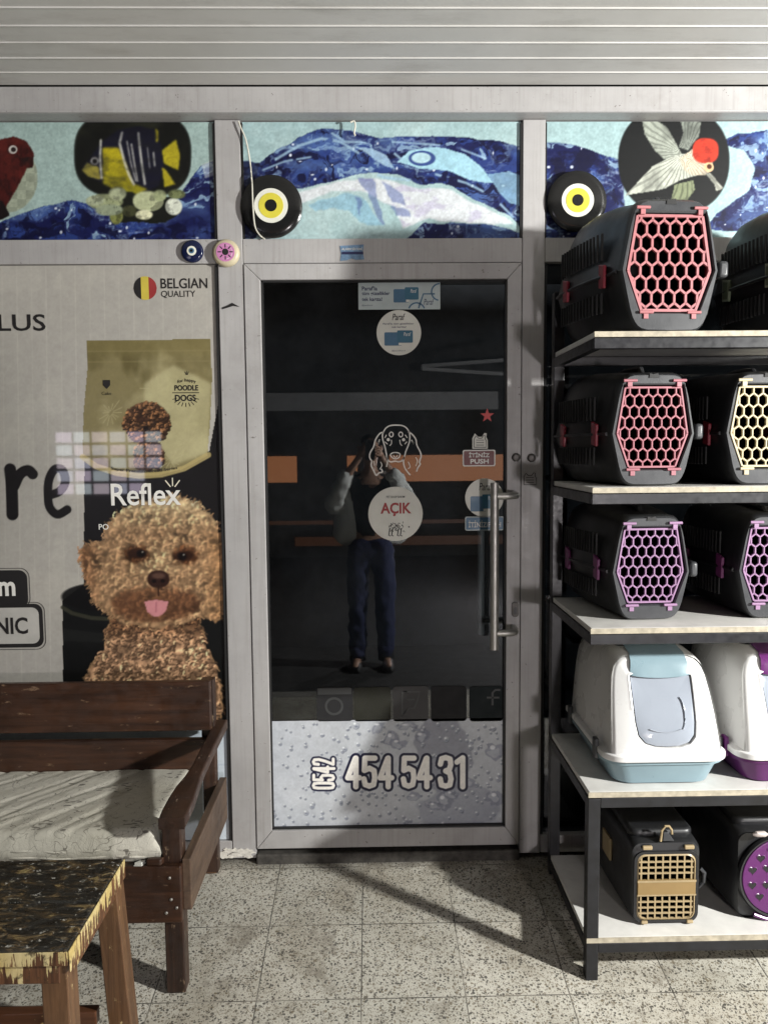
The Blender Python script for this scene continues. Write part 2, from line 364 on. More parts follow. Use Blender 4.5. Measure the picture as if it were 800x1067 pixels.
class Print:
    K = .00344
    def __init__(s, x0, x1, z0, z1, Y, col, res=.003):
        s.Y = Y; s.nx = int((x1 - x0) / res) + 1; s.nz = int((z1 - z0) / res) + 1
        s.xs = np.linspace(x0, x1, s.nx); s.zs = np.linspace(z0, z1, s.nz)
        s.X, s.Z = np.meshgrid(s.xs, s.zs); s.c = np.ones((s.nz, s.nx, 3)) * np.array(col, float)
        # photo coordinates of each vertex (linear map is close enough on this plane)
        d = np.stack([s.X - CAM[0], np.full_like(s.X, Y) - CAM[1], s.Z - CAM[2]], -1) @ ROT
        s.px = 400 + 800 * d[..., 0] / -d[..., 2]; s.py = 533.5 - 800 * d[..., 1] / -d[..., 2]
    def poly(s, pts, wx=0, wy=0):
        x, y = s.px + wx, s.py + wy; m = np.zeros(x.shape, bool); n = len(pts)
        for i in range(n):
            (ax, ay), (bx, by) = pts[i], pts[(i + 1) % n]
            if ay == by: continue
            m ^= ((ay > y) != (by > y)) & (x < (bx - ax) * (y - ay) / (by - ay) + ax)
        return m.astype(float)
    def ell(s, cx, cy, rx, ry, p=2, rot=0, wx=0, wy=0):
        x, y = s.px + wx - cx, s.py + wy - cy; c, q = math.cos(rot), math.sin(rot)
        u, v = (x * c + y * q) / rx, (-x * q + y * c) / ry
        d = (np.abs(u) ** p + np.abs(v) ** p) ** (1 / p)
        return np.clip((1 - d) * min(rx, ry) / 1.2 + .5, 0, 1)
    def line(s, pts, wd):
        d = np.full(s.px.shape, 1e9)
        for (ax, ay), (bx, by) in zip(pts[:-1], pts[1:]):
            dx, dy = bx - ax, by - ay; t = np.clip(((s.px - ax) * dx + (s.py - ay) * dy) / (dx * dx + dy * dy + 1e-9), 0, 1)
            d = np.minimum(d, np.hypot(s.px - ax - t * dx, s.py - ay - t * dy))
        return np.clip(wd / 2 - d + .5, 0, 1)
    def put(s, m, col, a=1.0):
        m = (m * a)[..., None]; s.c = s.c * (1 - m) + np.broadcast_to(np.asarray(col, float), s.c.shape) * m
    def curls(s, mask, shade, n, r=(2.2, 4.5), dark=(30, 16, 10), seed=1, lo=.5, hi=1.5, dk=.6):
        g = np.random.default_rng(seed); iz, ix = np.nonzero(mask > .5); k = g.integers(0, len(iz), n)
        o = np.argsort(-s.zs[iz[k]] * 0 + g.random(n)); k = k[o]
        for q in k:
            R = g.uniform(*r); a0 = g.uniform(0, 6.28); t = np.linspace(a0, a0 + g.uniform(1.6, 4.2), 9)
            rr = R * np.linspace(1, .55, 9)
            u = (ix[q] + rr * np.cos(t)).astype(int); v = (iz[q] + rr * np.sin(t) * .9).astype(int)
            ok = (u > 1) & (v > 1) & (u < s.nx - 2) & (v < s.nz - 2); u, v = u[ok], v[ok]
            base = shade[iz[q], ix[q]]; f = g.uniform(lo, hi); lum = f * (1 + .35 * np.sin(t[ok] - .9))
            dcol = base * .32 + np.array(dark) * .3
            for du, dv in ((1, -1), (0, -2), (1, -2), (2, -1)): s.c[v + dv, u + du] = s.c[v + dv, u + du] * (1 - dk) + dcol * dk
            for du, dv, al in ((0, 0, .85), (0, 1, .7), (1, 0, .6), (1, 1, .45)):
                s.c[v + dv, u + du] = s.c[v + dv, u + du] * (1 - al) + np.clip(base * lum[:, None], 0, 235) * al
    def grain(s, a=.16, us=.3):
        f = fbm(s.X, s.Z, 150, 2, 1) - .5; g2 = fbm(s.X, s.Z, 45, 3, 4) - .5; sh = s.c + us * (s.c - blur(s.c, 2))
        s.c = np.clip(sh * (1 + a * f + .8 * a * g2)[..., None], 0, 255)
    def mesh(s, name, mat, parent):
        me = bpy.data.meshes.new(name); nx, nz = s.nx, s.nz; off = np.array(world_loc(parent)) if parent else np.zeros(3)
        co = np.stack([s.X, np.full_like(s.X, s.Y), s.Z], -1).reshape(-1, 3) - off
        i = np.arange(nx * nz).reshape(nz, nx); q = np.stack([i[:-1, :-1], i[:-1, 1:], i[1:, 1:], i[1:, :-1]], -1).reshape(-1, 4)
        me.vertices.add(len(co)); me.vertices.foreach_set('co', co.ravel())
        me.loops.add(q.size); me.loops.foreach_set('vertex_index', q.ravel().astype(np.int32))
        me.polygons.add(len(q)); me.polygons.foreach_set('loop_start', np.arange(0, q.size, 4, dtype=np.int32))
        me.update(calc_edges=True)
        at = me.color_attributes.new('print', 'FLOAT_COLOR', 'POINT')
        rgba = np.ones((nx * nz, 4)); rgba[:, :3] = lin(np.clip(s.c, 0, 255)).reshape(-1, 3)
        at.data.foreach_set('color', rgba.ravel())
        me.materials.append(M[mat]); o = bpy.data.objects.new(name, me); COL.objects.link(o)
        if parent: o.parent = parent
        return o

# ================================================================== SETTING
SLOPE = .12
def fz(y): return SLOPE * max(y, -1.3) if y < 0 else 0.0
m = MB()
ys = [.06, -.3, -.6, -.9, -1.3, -1.8, -2.34]
m.rings([[(x, y, fz(y)) for x in (-9, -4, -2, 0, 2, 4, 9)] for y in ys])
o = m.build('pavement', 'floor'); tag(o, kind='structure')
m = MB(); m.box(-9, 9, -2.46, -2.34, -.30, -.153); o = m.build('kerb', plain('concrete kerb', (.25, .24, .22), .8), bevel=.01); tag(o, kind='structure')
me = bpy.data.meshes.new('road'); me.from_pydata([(-150, -150, -.160), (150, -150, -.160), (150, 150, -.160), (-150, 150, -.160)], [], [(0, 1, 2, 3)]); me.materials.append(M['asphalt'])
o = bpy.data.objects.new('road', me); COL.objects.link(o); tag(o, kind='structure')

# plank ceiling over the entrance: each plank a shallow step, with a lit lip
CZ = 2.751
m = MB(); y = -.05
for i in range(14):
    y1 = y - .0916
    m.box(-4.5, 4.5, y1 + .006, y, CZ, CZ + .02)          # plank
    m.box(-4.5, 4.5, y1, y1 + .006, CZ - .0035, CZ + .015)      # raised bead
    y = y1
o = m.build('ceiling', 'ceil', bevel=.0015); tag(o, kind='structure')
m = MB(); m.box(-4.5, 4.5, -1.36, 3.3, CZ + .022, CZ + .3); o = m.build('roof_slab', 'wall'); tag(o, kind='structure')

# ------------------------------------------------------------------ shop front
ML0, ML1, MR0, MR1 = -.524, -.437, .542, .620
sf = thing('shop_front', (0, 0, 0), 'grey aluminium shopfront framing around the door and windows under the plank ceiling', 'shopfront')
m = MB(); m.box(-4.4, 4.4, -.05, .10, 2.661, CZ - .004); m.box(-4.4, 4.4, -.056, -.05, 2.661, 2.668)
m.build('lintel_beam', 'frame', sf, bevel=.003)
for a, b, z0 in ((ML0, ML1, .012), (MR0, MR1, .012)):
    MB().box(a, b, 0, .075, z0, 2.659).build('mullion', 'frame', sf, bevel=.0025)
for a, b in ((-4.0, ML0 - .0015), (ML1 + .0015, MR0 - .0015), (MR1 + .0015, 4.0)):
    MB().box(a, b, .001, .07, 2.176, 2.259).build('transom', 'frame', sf, bevel=.002)
m = MB(); m.box(-4.0, ML0 - .0015, .002, .07, .012, .078); m.build('sill', 'frame', sf, bevel=.003)
m = MB(); m.box(MR1 + .0015, 4.0, .002, .07, .012, .078); m.build('sill', 'frame', sf, bevel=.003)
MB().box(MR1 + .002, 4.0, .03, .036, .079, 2.175).build('window_pane', 'glass2', sf)
for q in ((MR1 + .0, MR1 + .012, .012, .028, .08, 2.17), (ML0 - .012, ML0, .004, .03, .08, 2.17), (ML0 - .008, ML0, .004, .03, 2.262, 2.65), (ML1, ML1 + .008, .004, .03, 2.262, 2.65), (MR0 - .008, MR0, .004, .03, 2.262, 2.65), (MR1, MR1 + .006, .004, .03, 2.262, 2.65)):
    MB().box(*q).build('gasket', 'matte', sf)
# rough mortar left on the foot of the left mullion and sill
g = MB()
for i in range(16):
    x = random.uniform(-.575, -.455); z = random.uniform(.016, .044); L = random.uniform(.012, .034); h = random.uniform(.004, .011)
    g.prism_y([(x + L * random.uniform(.5, 1.2) * math.cos(t), max(.0125, z + h * random.uniform(.3, 1.5) * math.sin(t))) for t in np.linspace(0, 6.28, 13)[:-1]], -.0012 - .0002 * i, .003)
g.build('mortar_smear', plain('pale mortar', (.62, .60, .54), .9, var=.3, scale=60), sf)
# threshold under the door
m = MB(); m.box(ML1 + .001, MR0 - .001, -.012, .09, -.02, .030); m.build('threshold', plain('dirty concrete', (.05, .046, .04), .85, var=.5, scale=40), sf, bevel=.006)

# room behind the glass
m = MB()
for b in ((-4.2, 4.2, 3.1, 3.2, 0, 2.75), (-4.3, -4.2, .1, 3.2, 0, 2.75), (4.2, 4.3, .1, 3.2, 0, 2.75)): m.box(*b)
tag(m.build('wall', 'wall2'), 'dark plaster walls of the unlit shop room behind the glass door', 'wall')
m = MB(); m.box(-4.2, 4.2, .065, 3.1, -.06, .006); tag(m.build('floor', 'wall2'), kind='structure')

# ------------------------------------------------------------------ fascia banners
def water(p, m, seed, pale=False):
    n1 = fbm(p.X, p.Z, 9, 4, seed); n2 = fbm(p.X, p.Z, 13, 4, seed + 2)
    f = fbm(p.X * .8 + .30 * (n1 - .5), p.Z * 1.8 + .42 * (n2 - .5), 8, 4, seed + 1)
    f2 = fbm(p.X * .6 + .34 * (n2 - .5), p.Z * 2.0 + .34 * (n1 - .5), 14, 4, seed + 3)
    fil = np.clip(1 - np.abs(f - .5) * 34, 0, 1); fil2 = np.clip(1 - np.abs(f2 - .52) * 26, 0, 1)
    navy = np.array([19, 24, 70]); mid = np.array([44, 66, 128]); lt = np.array([140, 168, 190])
    p.put(m, navy + 22 * (f2 - .5)[..., None]); p.put(m * np.clip((f - .52) * 9, 0, 1), mid, .75); p.put(m * np.clip((f2 - .60) * 9, 0, 1), lt, .8)
    p.put(m * blur(fil, 1) * np.clip((n1 - .38) * 6, 0, 1), lt, .75); p.put(m * blur(fil2, 1) * np.clip((n2 - .52) * 7, 0, 1), (190, 205, 220), .6); p.put(m * np.clip((fbm(p.X, p.Z * 2.2, 5, 3, seed + 4) - .55) * 6, 0, 1), (96, 128, 176), .45); p.put(m * np.clip((.40 - f2) * 9, 0, 1), (8, 9, 40), .8)
    g = np.random.default_rng(seed)
    iz, ix = np.nonzero(m > .5)
    if len(iz):
        for k in g.integers(0, len(iz), int(len(iz) / 700)):
            p.put(p.ell(p.px[iz[k], ix[k]], p.py[iz[k], ix[k]], *g.uniform(.5, 1.7, 2)), (215, 222, 232), .85)
def warp(p, a, s=7, seed=3): return a * (fbm(p.X, p.Z, s, 4, seed) - .5), a * (fbm(p.X, p.Z, s, 4, seed + 2) - .5)
FZ0, FZ1 = 2.2605, 2.657
def c2(pts): return [(220 + a / 2.222, 80 + b / 2.222) for a, b in pts]
def c1(pts): return [(a / 2.857, b / 2.857) for a, b in pts]
def c3(pts): return [(540 + a / 3.077, 90 + b / 3.077) for a, b in pts]
CY = (152, 178, 180)
# centre
r = thing('fascia_banner', (.05, .012, FZ0), 'printed banner of a breaking blue wave directly above the door', 'banner')
p = Print(ML1 + .006, MR0 - .006, FZ0, FZ1, .014, CY)
wx, wy = warp(p, 26)
p.put(np.clip((fbm(p.X, p.Z, 6, 4, 1) - .5) * 4, 0, 1), (176, 196, 196), .6)
body = blur(p.poly(c2([(60, 200), (110, 195), (150, 160), (200, 135), (260, 122), (330, 125), (400, 142), (500, 145), (600, 150), (740, 158), (740, 375), (722, 350), (690, 320), (640, 290), (560, 255), (480, 240), (420, 225), (350, 225), (280, 240), (200, 252), (150, 255), (110, 375), (60, 375)]), wx * .5, wy * .5), 1)
water(p, body, 3)
wh = blur(p.poly(c2([(200, 260), (290, 242), (400, 240), (480, 250), (560, 265), (640, 300), (700, 340), (640, 345), (560, 335), (500, 330), (440, 360), (420, 300), (350, 270), (280, 262), (210, 290)]), wx * .5, wy * .5), 2)
p.put(wh, (205, 208, 212), .9); p.put(wh * np.clip((fbm(p.X, p.Z * 2, 16, 4, 5) - .52) * 8, 0, 1), (170, 165, 190), .6)
p.put(blur(p.poly(c2([(430, 198), (460, 172), (520, 165), (585, 180), (625, 207), (655, 242), (600, 238), (540, 218), (480, 212)]), wx * .2, wy * .2), 1), (150, 190, 205))
p.put(p.ell(*c2([(488, 188)])[0], 14, 8), (30, 45, 110), .8); p.put(p.ell(*c2([(486, 187)])[0], 10, 5.5), (165, 195, 205))
p.put(blur(p.poly(c2([(325, 160), (350, 170), (400, 205), (425, 212), (405, 180), (370, 165)])), 1), (160, 190, 210), .8)
p.put(blur(p.poly(c2([(640, 222), (690, 218), (720, 230), (722, 300), (690, 290), (660, 250)]), wx * .3, wy * .3), 1), (140, 180, 200), .75)
low = blur(p.poly(c2([(445, 380), (490, 342), (560, 338), (640, 345), (722, 360), (722, 380)]), wx * .4, wy * .4), 1); water(p, low, 9)
p.put(blur(p.poly(c2([(230, 290), (310, 270), (360, 300), (400, 345), (350, 330), (300, 300), (240, 310)]), wx, wy), 2), (120, 165, 190), .6)
for q in ([(350, 245), (372, 250), (392, 300), (398, 345), (380, 320)], [(385, 250), (425, 262), (432, 300), (410, 290)], [(405, 300), (440, 310), (450, 335), (420, 330)], [(330, 290), (350, 300), (345, 322)]):
    p.put(blur(p.poly(c2(q), wx * 1.2, wy * 1.2), 2), (70, 84, 140), .5)
for q, wd in (([(150, 190), (200, 160), (255, 142), (300, 150), (340, 175)], 3), ([(300, 205), (360, 215), (400, 232), (470, 240)], 3), ([(520, 225), (590, 245), (650, 275), (705, 330)], 2.5), ([(120, 215), (170, 195), (230, 185)], 2), ([(420, 150), (500, 155), (560, 160), (640, 190)], 2), ([(280, 130), (310, 150), (360, 150), (410, 165), (440, 190)], 2.5)):
    q = c2(q); p.put(blur(np.clip(p.line(q, wd) * (fbm(p.X, p.Z, 14, 3, 6) > .42), 0, 1), 1), (150, 180, 200), .8)
b2_ = blur(p.poly(c2([(60, 200), (110, 195), (95, 260), (110, 375), (60, 375)]), wx * .4, wy * .4), 1); p.put(b2_, (12, 13, 28), .5)
p.grain(); p.mesh('picture', 'vinyl', r)
# left
r = thing('fascia_banner', (-.95, .012, FZ0), 'printed banner with a yellow striped fish and a red parrot, upper left', 'banner')
p = Print(-1.75, ML0 - .006, FZ0, FZ1, .014, (150, 172, 168))
wx, wy = warp(p, 20)
m_ = blur(p.poly([(-200, 245)] + c1([(0, 660), (60, 640), (130, 612), (220, 600), (300, 618), (430, 640), (520, 600), (570, 530), (600, 490), (635, 475), (680, 470), (680, 740), (-400, 740)]), wx * .4, wy * .4), 1); water(p, m_, 2)
p.put(blur(p.poly(c1([(600, 490), (640, 470), (640, 520), (610, 530)])), 1), (200, 205, 200), .5)
def fo(pts): return [(60 + a / 4.706, 100 + b / 4.706) for a, b in pts]
pe = blur(p.ell(*fo([(368, 285)])[0], 61, 46, 2.7), 1); p.put(pe, (14, 15, 13)); p.put(pe * np.clip((fbm(p.X, p.Z, 12, 4, 6) - .45) * 4, 0, 1), (44, 46, 34), .6)
fx = p.poly(fo([(118, 362), (135, 330), (160, 300), (215, 225), (300, 165), (400, 145), (480, 165), (510, 250), (520, 350), (495, 440), (400, 485), (300, 465), (220, 425), (150, 392)]))
p.put(blur(fx, 1), (18, 18, 34))
ye = blur(p.poly(fo([(222, 252), (300, 255), (335, 330), (372, 430), (440, 455), (395, 487), (300, 468), (222, 425)])), 1)
ye = np.clip(blur(ye, 3) * (.75 + .6 * fbm(p.X, p.Z, 30, 3, 3)), 0, 1); p.put(ye, np.stack([150 + 44 * np.clip((188 - p.py) / 40, -1, 1), 142 + 36 * np.clip((188 - p.py) / 40, -1, 1), 30 + 0 * p.py], -1)); sc_ = np.sin(p.px * 1.9 + p.py * .5) * np.sin(p.py * 1.9 - p.px * .5); p.put(ye * np.clip(sc_, 0, 1), (120, 108, 22), .35); p.put(ye * np.clip((fbm(p.X, p.Z, 40, 3, 2) - .5) * 5, 0, 1), (120, 110, 26), .5)
p.put(blur(p.poly(fo([(118, 362), (145, 325), (200, 345), (212, 410), (150, 392)])), 1), (150, 140, 60), .9)
for q in ([(512, 265), (580, 212), (600, 290), (592, 362), (522, 330)], [(512, 350), (530, 360), (576, 430), (524, 446)], [(480, 160), (492, 170), (492, 235), (480, 215)]): _m = blur(p.poly(fo(q)), 1); p.put(_m, (172, 160, 36)); p.put(_m * np.clip(np.sin(np.arctan2(p.py - 163, p.px - 160) * 90), 0, 1), (118, 106, 24), .6)
for q, wd in (([(212, 215), (208, 300), (216, 400)], 2.2), ([(316, 178), (304, 230), (330, 330), (352, 390), (374, 432)], 2.6), ([(396, 180), (404, 260), (414, 340), (428, 430)], 2.4), ([(362, 235), (375, 320), (392, 415)], 1.6), ([(340, 220), (360, 330), (384, 415)], 1.2), ([(470, 275), (476, 340)], 1.5), ([(440, 250), (452, 350)], .9)):
    p.put(p.line(fo(q), wd), (205, 205, 195), .85)
p.put(p.ell(*fo([(180, 318)])[0], 5, 5), (20, 18, 20)); p.put(p.ell(*fo([(182, 318)])[0], 4.2, 4) - p.ell(*fo([(182, 318)])[0], 2.6, 2.6), (190, 190, 190), .8)
g = np.random.default_rng(5)
p.put(blur(p.poly(fo([(200, 560), (300, 470), (420, 500), (560, 480), (600, 560), (520, 620), (300, 640)]), wx, wy), 1), (20, 22, 18))
for (a, b), rx, ry, col in (((230, 520), 18, 8, (150, 158, 120)), ((290, 480), 9, 7, (165, 172, 140)), ((285, 590), 7, 9, (120, 125, 70)), ((350, 565), 8, 6, (60, 62, 40)), ((440, 515), 16, 11, (176, 182, 145)), ((500, 485), 7, 6, (150, 158, 120)), ((422, 583), 8.5, 5, (215, 215, 180)), ((568, 540), 9, 9, (205, 210, 195)), ((585, 478), 9, 5, (110, 118, 80)), ((185, 515), 9, 5, (160, 168, 140)), ((250, 560), 14, 6, (140, 150, 125))):
    e = blur(p.ell(*fo([(a, b)])[0], rx, ry, 2, 0, wx * .2, wy * .2), 1); p.put(e, col); p.put(e * np.clip((fbm(p.X, p.Z, 60, 3, 4) - .5) * 6, 0, 1), tuple(x * .6 for x in col), .7)
fm = blur(fx, 2); p.put(fm * np.clip((fbm(p.X * .6, p.Z * 1.2, 55, 3, 5) - .48) * 4, 0, 1), (24, 24, 26), .4); p.put(fm * np.clip((150 - p.py) / 26, 0, 1), (12, 12, 22), .75)
p.c = np.where((pe > .3)[..., None], blur(p.c, 2), p.c)
# parrot
pr = p.ell(8, 185, 31, 36); p.put(blur(pr, 1), (150, 158, 140)); p.put(blur(pr, 1) * ((np.floor(p.px / 9) + np.floor(p.py / 9)) % 2), (128, 136, 120), .6)
p.put(blur(p.poly(c1([(-90, 480), (-20, 420), (40, 405), (80, 420), (100, 455), (98, 495), (80, 500), (70, 520), (50, 560), (20, 610), (0, 650), (-90, 660)])), 1), (66, 22, 20))
p.put(blur(p.poly(c1([(60, 470), (98, 465), (98, 498), (80, 500)])), 1), (30, 18, 18)); p.put(blur(p.poly(c1([(-60, 560), (10, 600), (30, 640), (-10, 660), (-90, 660)])), 1), (22, 16, 16))
pm = blur(p.poly(c1([(-90, 480), (-20, 420), (40, 405), (80, 420), (100, 455), (98, 495), (80, 500), (70, 520), (50, 560), (20, 610), (0, 650), (-90, 660)])), 2); p.put(pm * np.clip((fbm(p.X * 1.6, p.Z, 46, 4, 3) - .47) * 5, 0, 1), (34, 12, 12), .75); p.put(pm * np.clip((fbm(p.X, p.Z, 22, 3, 5) - .5) * 5, 0, 1), (92, 32, 26), .5); p.put(p.ell(13.5, 155.5, 4.6, 4.4), (170, 165, 160)); p.put(p.ell(14, 155.5, 2.6, 2.5), (40, 30, 30))
p.grain(); p.mesh('picture', 'vinyl', r)
# right
r = thing('fascia_banner', (1.2, .012, FZ0), 'printed banner with a red capped white goldfish in a black circle, upper right', 'banner')
p = Print(MR1 + .006, 1.95, FZ0, FZ1, .014, CY)
wx, wy = warp(p, 20)
m_ = blur(p.poly(c3([(80, 175), (180, 195), (260, 220), (340, 250), (360, 600), (80, 600)]), wx * .4, wy * .4), 1); water(p, m_, 5)
m_ = blur(p.poly(c3([(640, 190), (700, 150), (800, 142), (1400, 160), (1400, 500), (600, 460), (640, 400), (740, 330), (760, 260), (720, 200)]), wx * .6, wy * .6), 1); water(p, m_, 7)
p.put(blur(p.ell(*c3([(498, 236)])[0], 58, 57, 2.2), 1), (16, 18, 19))
wht = (176, 180, 168)
for q, col in (([(395, 100), (430, 95), (475, 130), (500, 170), (525, 215), (515, 240), (470, 235), (440, 205), (405, 150)], (150, 156, 145)), ([(520, 110), (555, 100), (585, 115), (580, 160), (545, 205), (515, 195), (530, 150)], (120, 126, 118)),
             ([(525, 215), (560, 215), (590, 250), (570, 285), (520, 300), (470, 325), (420, 335), (345, 348), (370, 320), (430, 255), (480, 232)], wht), ([(500, 315), (560, 300), (565, 330), (540, 365), (490, 360)], (120, 128, 100)),
             ([(520, 230), (560, 200), (620, 235), (625, 265), (595, 285), (555, 285), (530, 265)], (190, 180, 160)), ([(600, 280), (612, 276), (640, 308), (655, 325), (632, 335), (625, 310)], (170, 172, 160))):
    mm = blur(p.poly(c3(q), wx * .12, wy * .12), 1); p.put(mm, col); an = np.arctan2(p.py - 160, p.px - 711 - 3); st = np.sin(an * 46 + 9 * fbm(p.X, p.Z, 14, 3, 3)); p.put(mm * np.clip(st * 1.4 - .1, 0, 1), tuple(x * .6 for x in col), .55); p.put(mm * np.clip((fbm(p.X, p.Z, 16, 3, 4) - .5) * 5, 0, 1), tuple(x * .5 for x in col), .45)
hd = blur(p.ell(*c3([(600, 205)])[0], 13.5, 13, 2.6), 1); p.put(hd, (178, 52, 34)); p.put(hd * np.clip((fbm(p.X, p.Z, 50, 3, 2) - .5) * 6, 0, 1), (130, 34, 24), .7)
p.put(p.ell(*c3([(610, 258)])[0], 5, 5), (205, 170, 130)); p.put(p.ell(*c3([(612, 256)])[0], 2.6, 2.6), (70, 40, 30))
p.grain(); p.mesh('picture', 'vinyl', r)
# pane band behind the banners
MB().box(-1.76, 1.96, .02, .05, FZ0, FZ1).build('window_pane', 'matte', sf)

# ------------------------------------------------------------------ left window poster
PY = .012
r = thing('window_poster', (-1.1, PY, .08), 'tall window poster of a curly tan poodle in front of a gold dog food bag', 'poster')
p = Print(-1.75, ML0 - .012, .080, 2.174, PY, (167, 164, 157), .0031)
n = fbm(p.X, p.Z, 5, 5, 1); p.put(np.clip((n - .5) * 4, 0, 1), (180, 175, 165), .35)
n = fbm(p.X * 1.4, p.Z, 7, 4, 4); p.put(np.clip((n - .62) * 12, 0, 1), (182, 179, 170), .35)
for i, xx in enumerate(np.arange(-150, 235, 15.2)): p.put(p.line([(xx, 270), (xx + 6, 760)], .8), (196, 192, 183), .45 if i % 2 else .28)
# lower foil strip with drops
lf = np.clip((p.py - 757.5) * .7, 0, 1); p.put(lf, (196, 206, 214)); p.put(lf * np.clip((fbm(p.X, p.Z, 6, 3, 2) - .5) * 5, 0, 1), (176, 190, 202), .6)
p.put(p.line([(-200, 800), (240, 797)], 1), (150, 165, 185), .5); p.put(p.line([(-200, 842), (240, 838)], 1), (150, 165, 185), .5)
# table, dark ground behind the bag
p.put(p.poly([(232, 396), (236, 420), (241, 757), (86, 757), (88, 480), (218, 470)]), (24, 23, 24))
p.put(p.poly([(65, 626), (86, 610), (120, 606), (240, 606), (241, 757), (66, 757)]), (17, 18, 18))
p.put(p.line([(65, 633), (75, 639), (95, 644), (130, 646), (170, 645)], 4), (58, 58, 46), .8); p.put(p.ell(108, 622, 44, 15), (12, 12, 12), .9)
p.put(np.clip(p.poly([(66, 655), (120, 662), (180, 664), (180, 672), (66, 668)]), 0, 1), (30, 31, 30), .7)
# bag
gold = p.poly([(90, 355), (150, 354), (219, 353), (221, 395), (219, 440), (216, 475), (190, 489), (165, 495), (143, 496), (112, 490), (86, 476), (87, 430), (91, 385)])
n1 = fbm(p.X, p.Z, 9, 4, 6); n2 = fbm(p.X * 1.3, p.Z * .7, 6, 4, 2)
p.put(gold, (126, 117, 82)); p.put(gold * np.clip((n1 - .46) * 5, 0, 1), (166, 158, 120), .6); p.put(gold * np.clip((n2 - .5) * 6, 0, 1), (78, 70, 40), .6)
lt = blur(p.poly([(180, 380), (221, 400), (219, 440), (216, 472), (180, 485), (150, 440), (150, 400)]), 8); p.put(gold * lt, (184, 178, 138), .7)
p.put(gold * np.clip((375 - p.py) / 12, 0, 1), (122, 112, 72), .6)
for y0 in (366, 377): p.put(gold * p.line([(88, y0), (220, y0 - 1)], 1), (140, 130, 92), .6)
band = p.line([(86, 476), (100, 486), (122, 493), (145, 496), (168, 494.5), (192, 488), (217, 474)], 6); p.put(band, (176, 160, 108), .85)
g = np.random.default_rng(8)
for cx, cy, R, nn in ((196, 462, 26, 22), (115, 430, 17, 14), (178, 480, 20, 12), (160, 405, 14, 10)):
    for k in range(nn):
        a = 6.28 * k / nn + g.uniform(-.1, .1); q = g.uniform(.35, 1) * R; p.put(gold * p.line([(cx + .25 * q * math.cos(a), cy + .25 * q * math.sin(a)), (cx + q * math.cos(a), cy + q * math.sin(a))], .9), (176, 168, 130), .6)
# small dog on the bag
sm = np.clip(p.ell(153, 440, 24, 21) + p.ell(155, 475, 15, 18), 0, 1); sm *= (p.py < 488); shd = np.ones(p.c.shape) * np.array([104, 74, 50.]); p.put(blur(sm, 1), (70, 47, 32))
p.curls(sm, shd, 520, (1.2, 2.2), seed=4); p.put(blur(p.ell(148, 437, 7, 2.6), 1), (50, 32, 24), .8); p.put(p.ell(152, 446, 3, 2.4), (24, 16, 14))
# heart logo
# big dog
def d5(pts): return [(a / 3.077, 480 + b / 3.077) for a, b in pts]
head = p.poly(d5([(258, 292), (275, 270), (330, 262), (345, 205), (380, 165), (450, 128), (540, 112), (620, 130), (680, 175), (712, 232), (727, 300), (732, 400), (712, 505), (690, 515), (650, 500), (600, 520), (500, 540), (400, 525), (330, 480), (300, 450), (282, 400), (265, 350)]), *warp(p, 7, 60, 1))
chest = p.poly(d5([(350, 500), (640, 510), (655, 590), (690, 655), (708, 720), (712, 800), (690, 850), (260, 850), (250, 760), (290, 660), (335, 600)]), *warp(p, 7, 50, 2))
def shade(x): return np.ones(p.c.shape) * np.array(x, float)
sh = shade((176, 140, 104)); yy = ((p.py - 480) * 3.077); xx = p.px * 3.077
def blend(sh, m, col): m = np.clip(m, 0, 1)[..., None]; return sh * (1 - m) + np.array(col, float) * m
sh = blend(sh, np.clip((230 - yy) / 90, 0, 1), (208, 180, 138)); sh = blend(sh, np.clip((330 - xx) / 60, 0, 1) * np.clip((yy - 230) / 60, 0, 1), (140, 100, 70)); sh = blend(sh, np.clip((xx - 640) / 70, 0, 1) * np.clip((yy - 200) / 60, 0, 1), (164, 124, 86))
sh = blend(sh, blur(p.ell(*d5([(505, 330)])[0], 24, 16), 4), (196, 160, 120)); sh = blend(sh, blur(p.ell(*d5([(500, 460)])[0], 46, 18), 8), (132, 92, 64)); sh = blend(sh, blur(p.ell(*d5([(435, 300)])[0], 14, 9) + p.ell(*d5([(595, 305)])[0], 14, 9), 4), (92, 58, 36))
def ridge(sc, wa, seed):
    n1 = fbm(p.X, p.Z, sc * .6, 3, seed) - .5; n2 = fbm(p.X, p.Z, sc * .6, 3, seed + 3) - .5
    return 1 - np.abs(2 * fbm(p.X + wa * n1, p.Z + wa * n2, sc, 3, seed + 1) - 1)
def fur(mask, shx, sc, con, seed):
    a_ = np.clip((ridge(sc, .09, seed) - .62) / .38, 0, 1) ** 1.3; b_ = np.clip((ridge(sc * 1.9, .05, seed + 2) - .6) / .4, 0, 1); c_ = fbm(p.X, p.Z, sc * .45, 3, seed + 4)
    l_ = .56 + con * (.52 * a_ + .28 * b_) + .75 * (c_ - .5)
    p.put(mask, np.clip(shx * l_[..., None], 0, 236))
shc = shade((176, 138, 106)); shc = blend(shc, np.clip((590 - yy) / 70, 0, 1), (112, 80, 56))
fur(blur(chest, 1), shc, 17, 1.15, 1)
p.curls(chest, shc, 900, (2.6, 5.2), dark=(46, 28, 20), seed=2, lo=.6, hi=1.3, dk=.5); cm = blur(chest, 1)[..., None]; p.c = p.c * (1 - cm * .55) + blur(p.c, 1) * cm * .55
fur(blur(head, 1), sh, 22, .72, 3)
p.curls(head, sh, 900, (2.6, 6.0), dark=(100, 70, 48), seed=3, lo=.85, hi=1.15, dk=.15)
hm = blur(head, 1)[..., None]; p.c = p.c * (1 - hm * .9) + blur(p.c, 2) * hm * .9
g = np.random.default_rng(21)
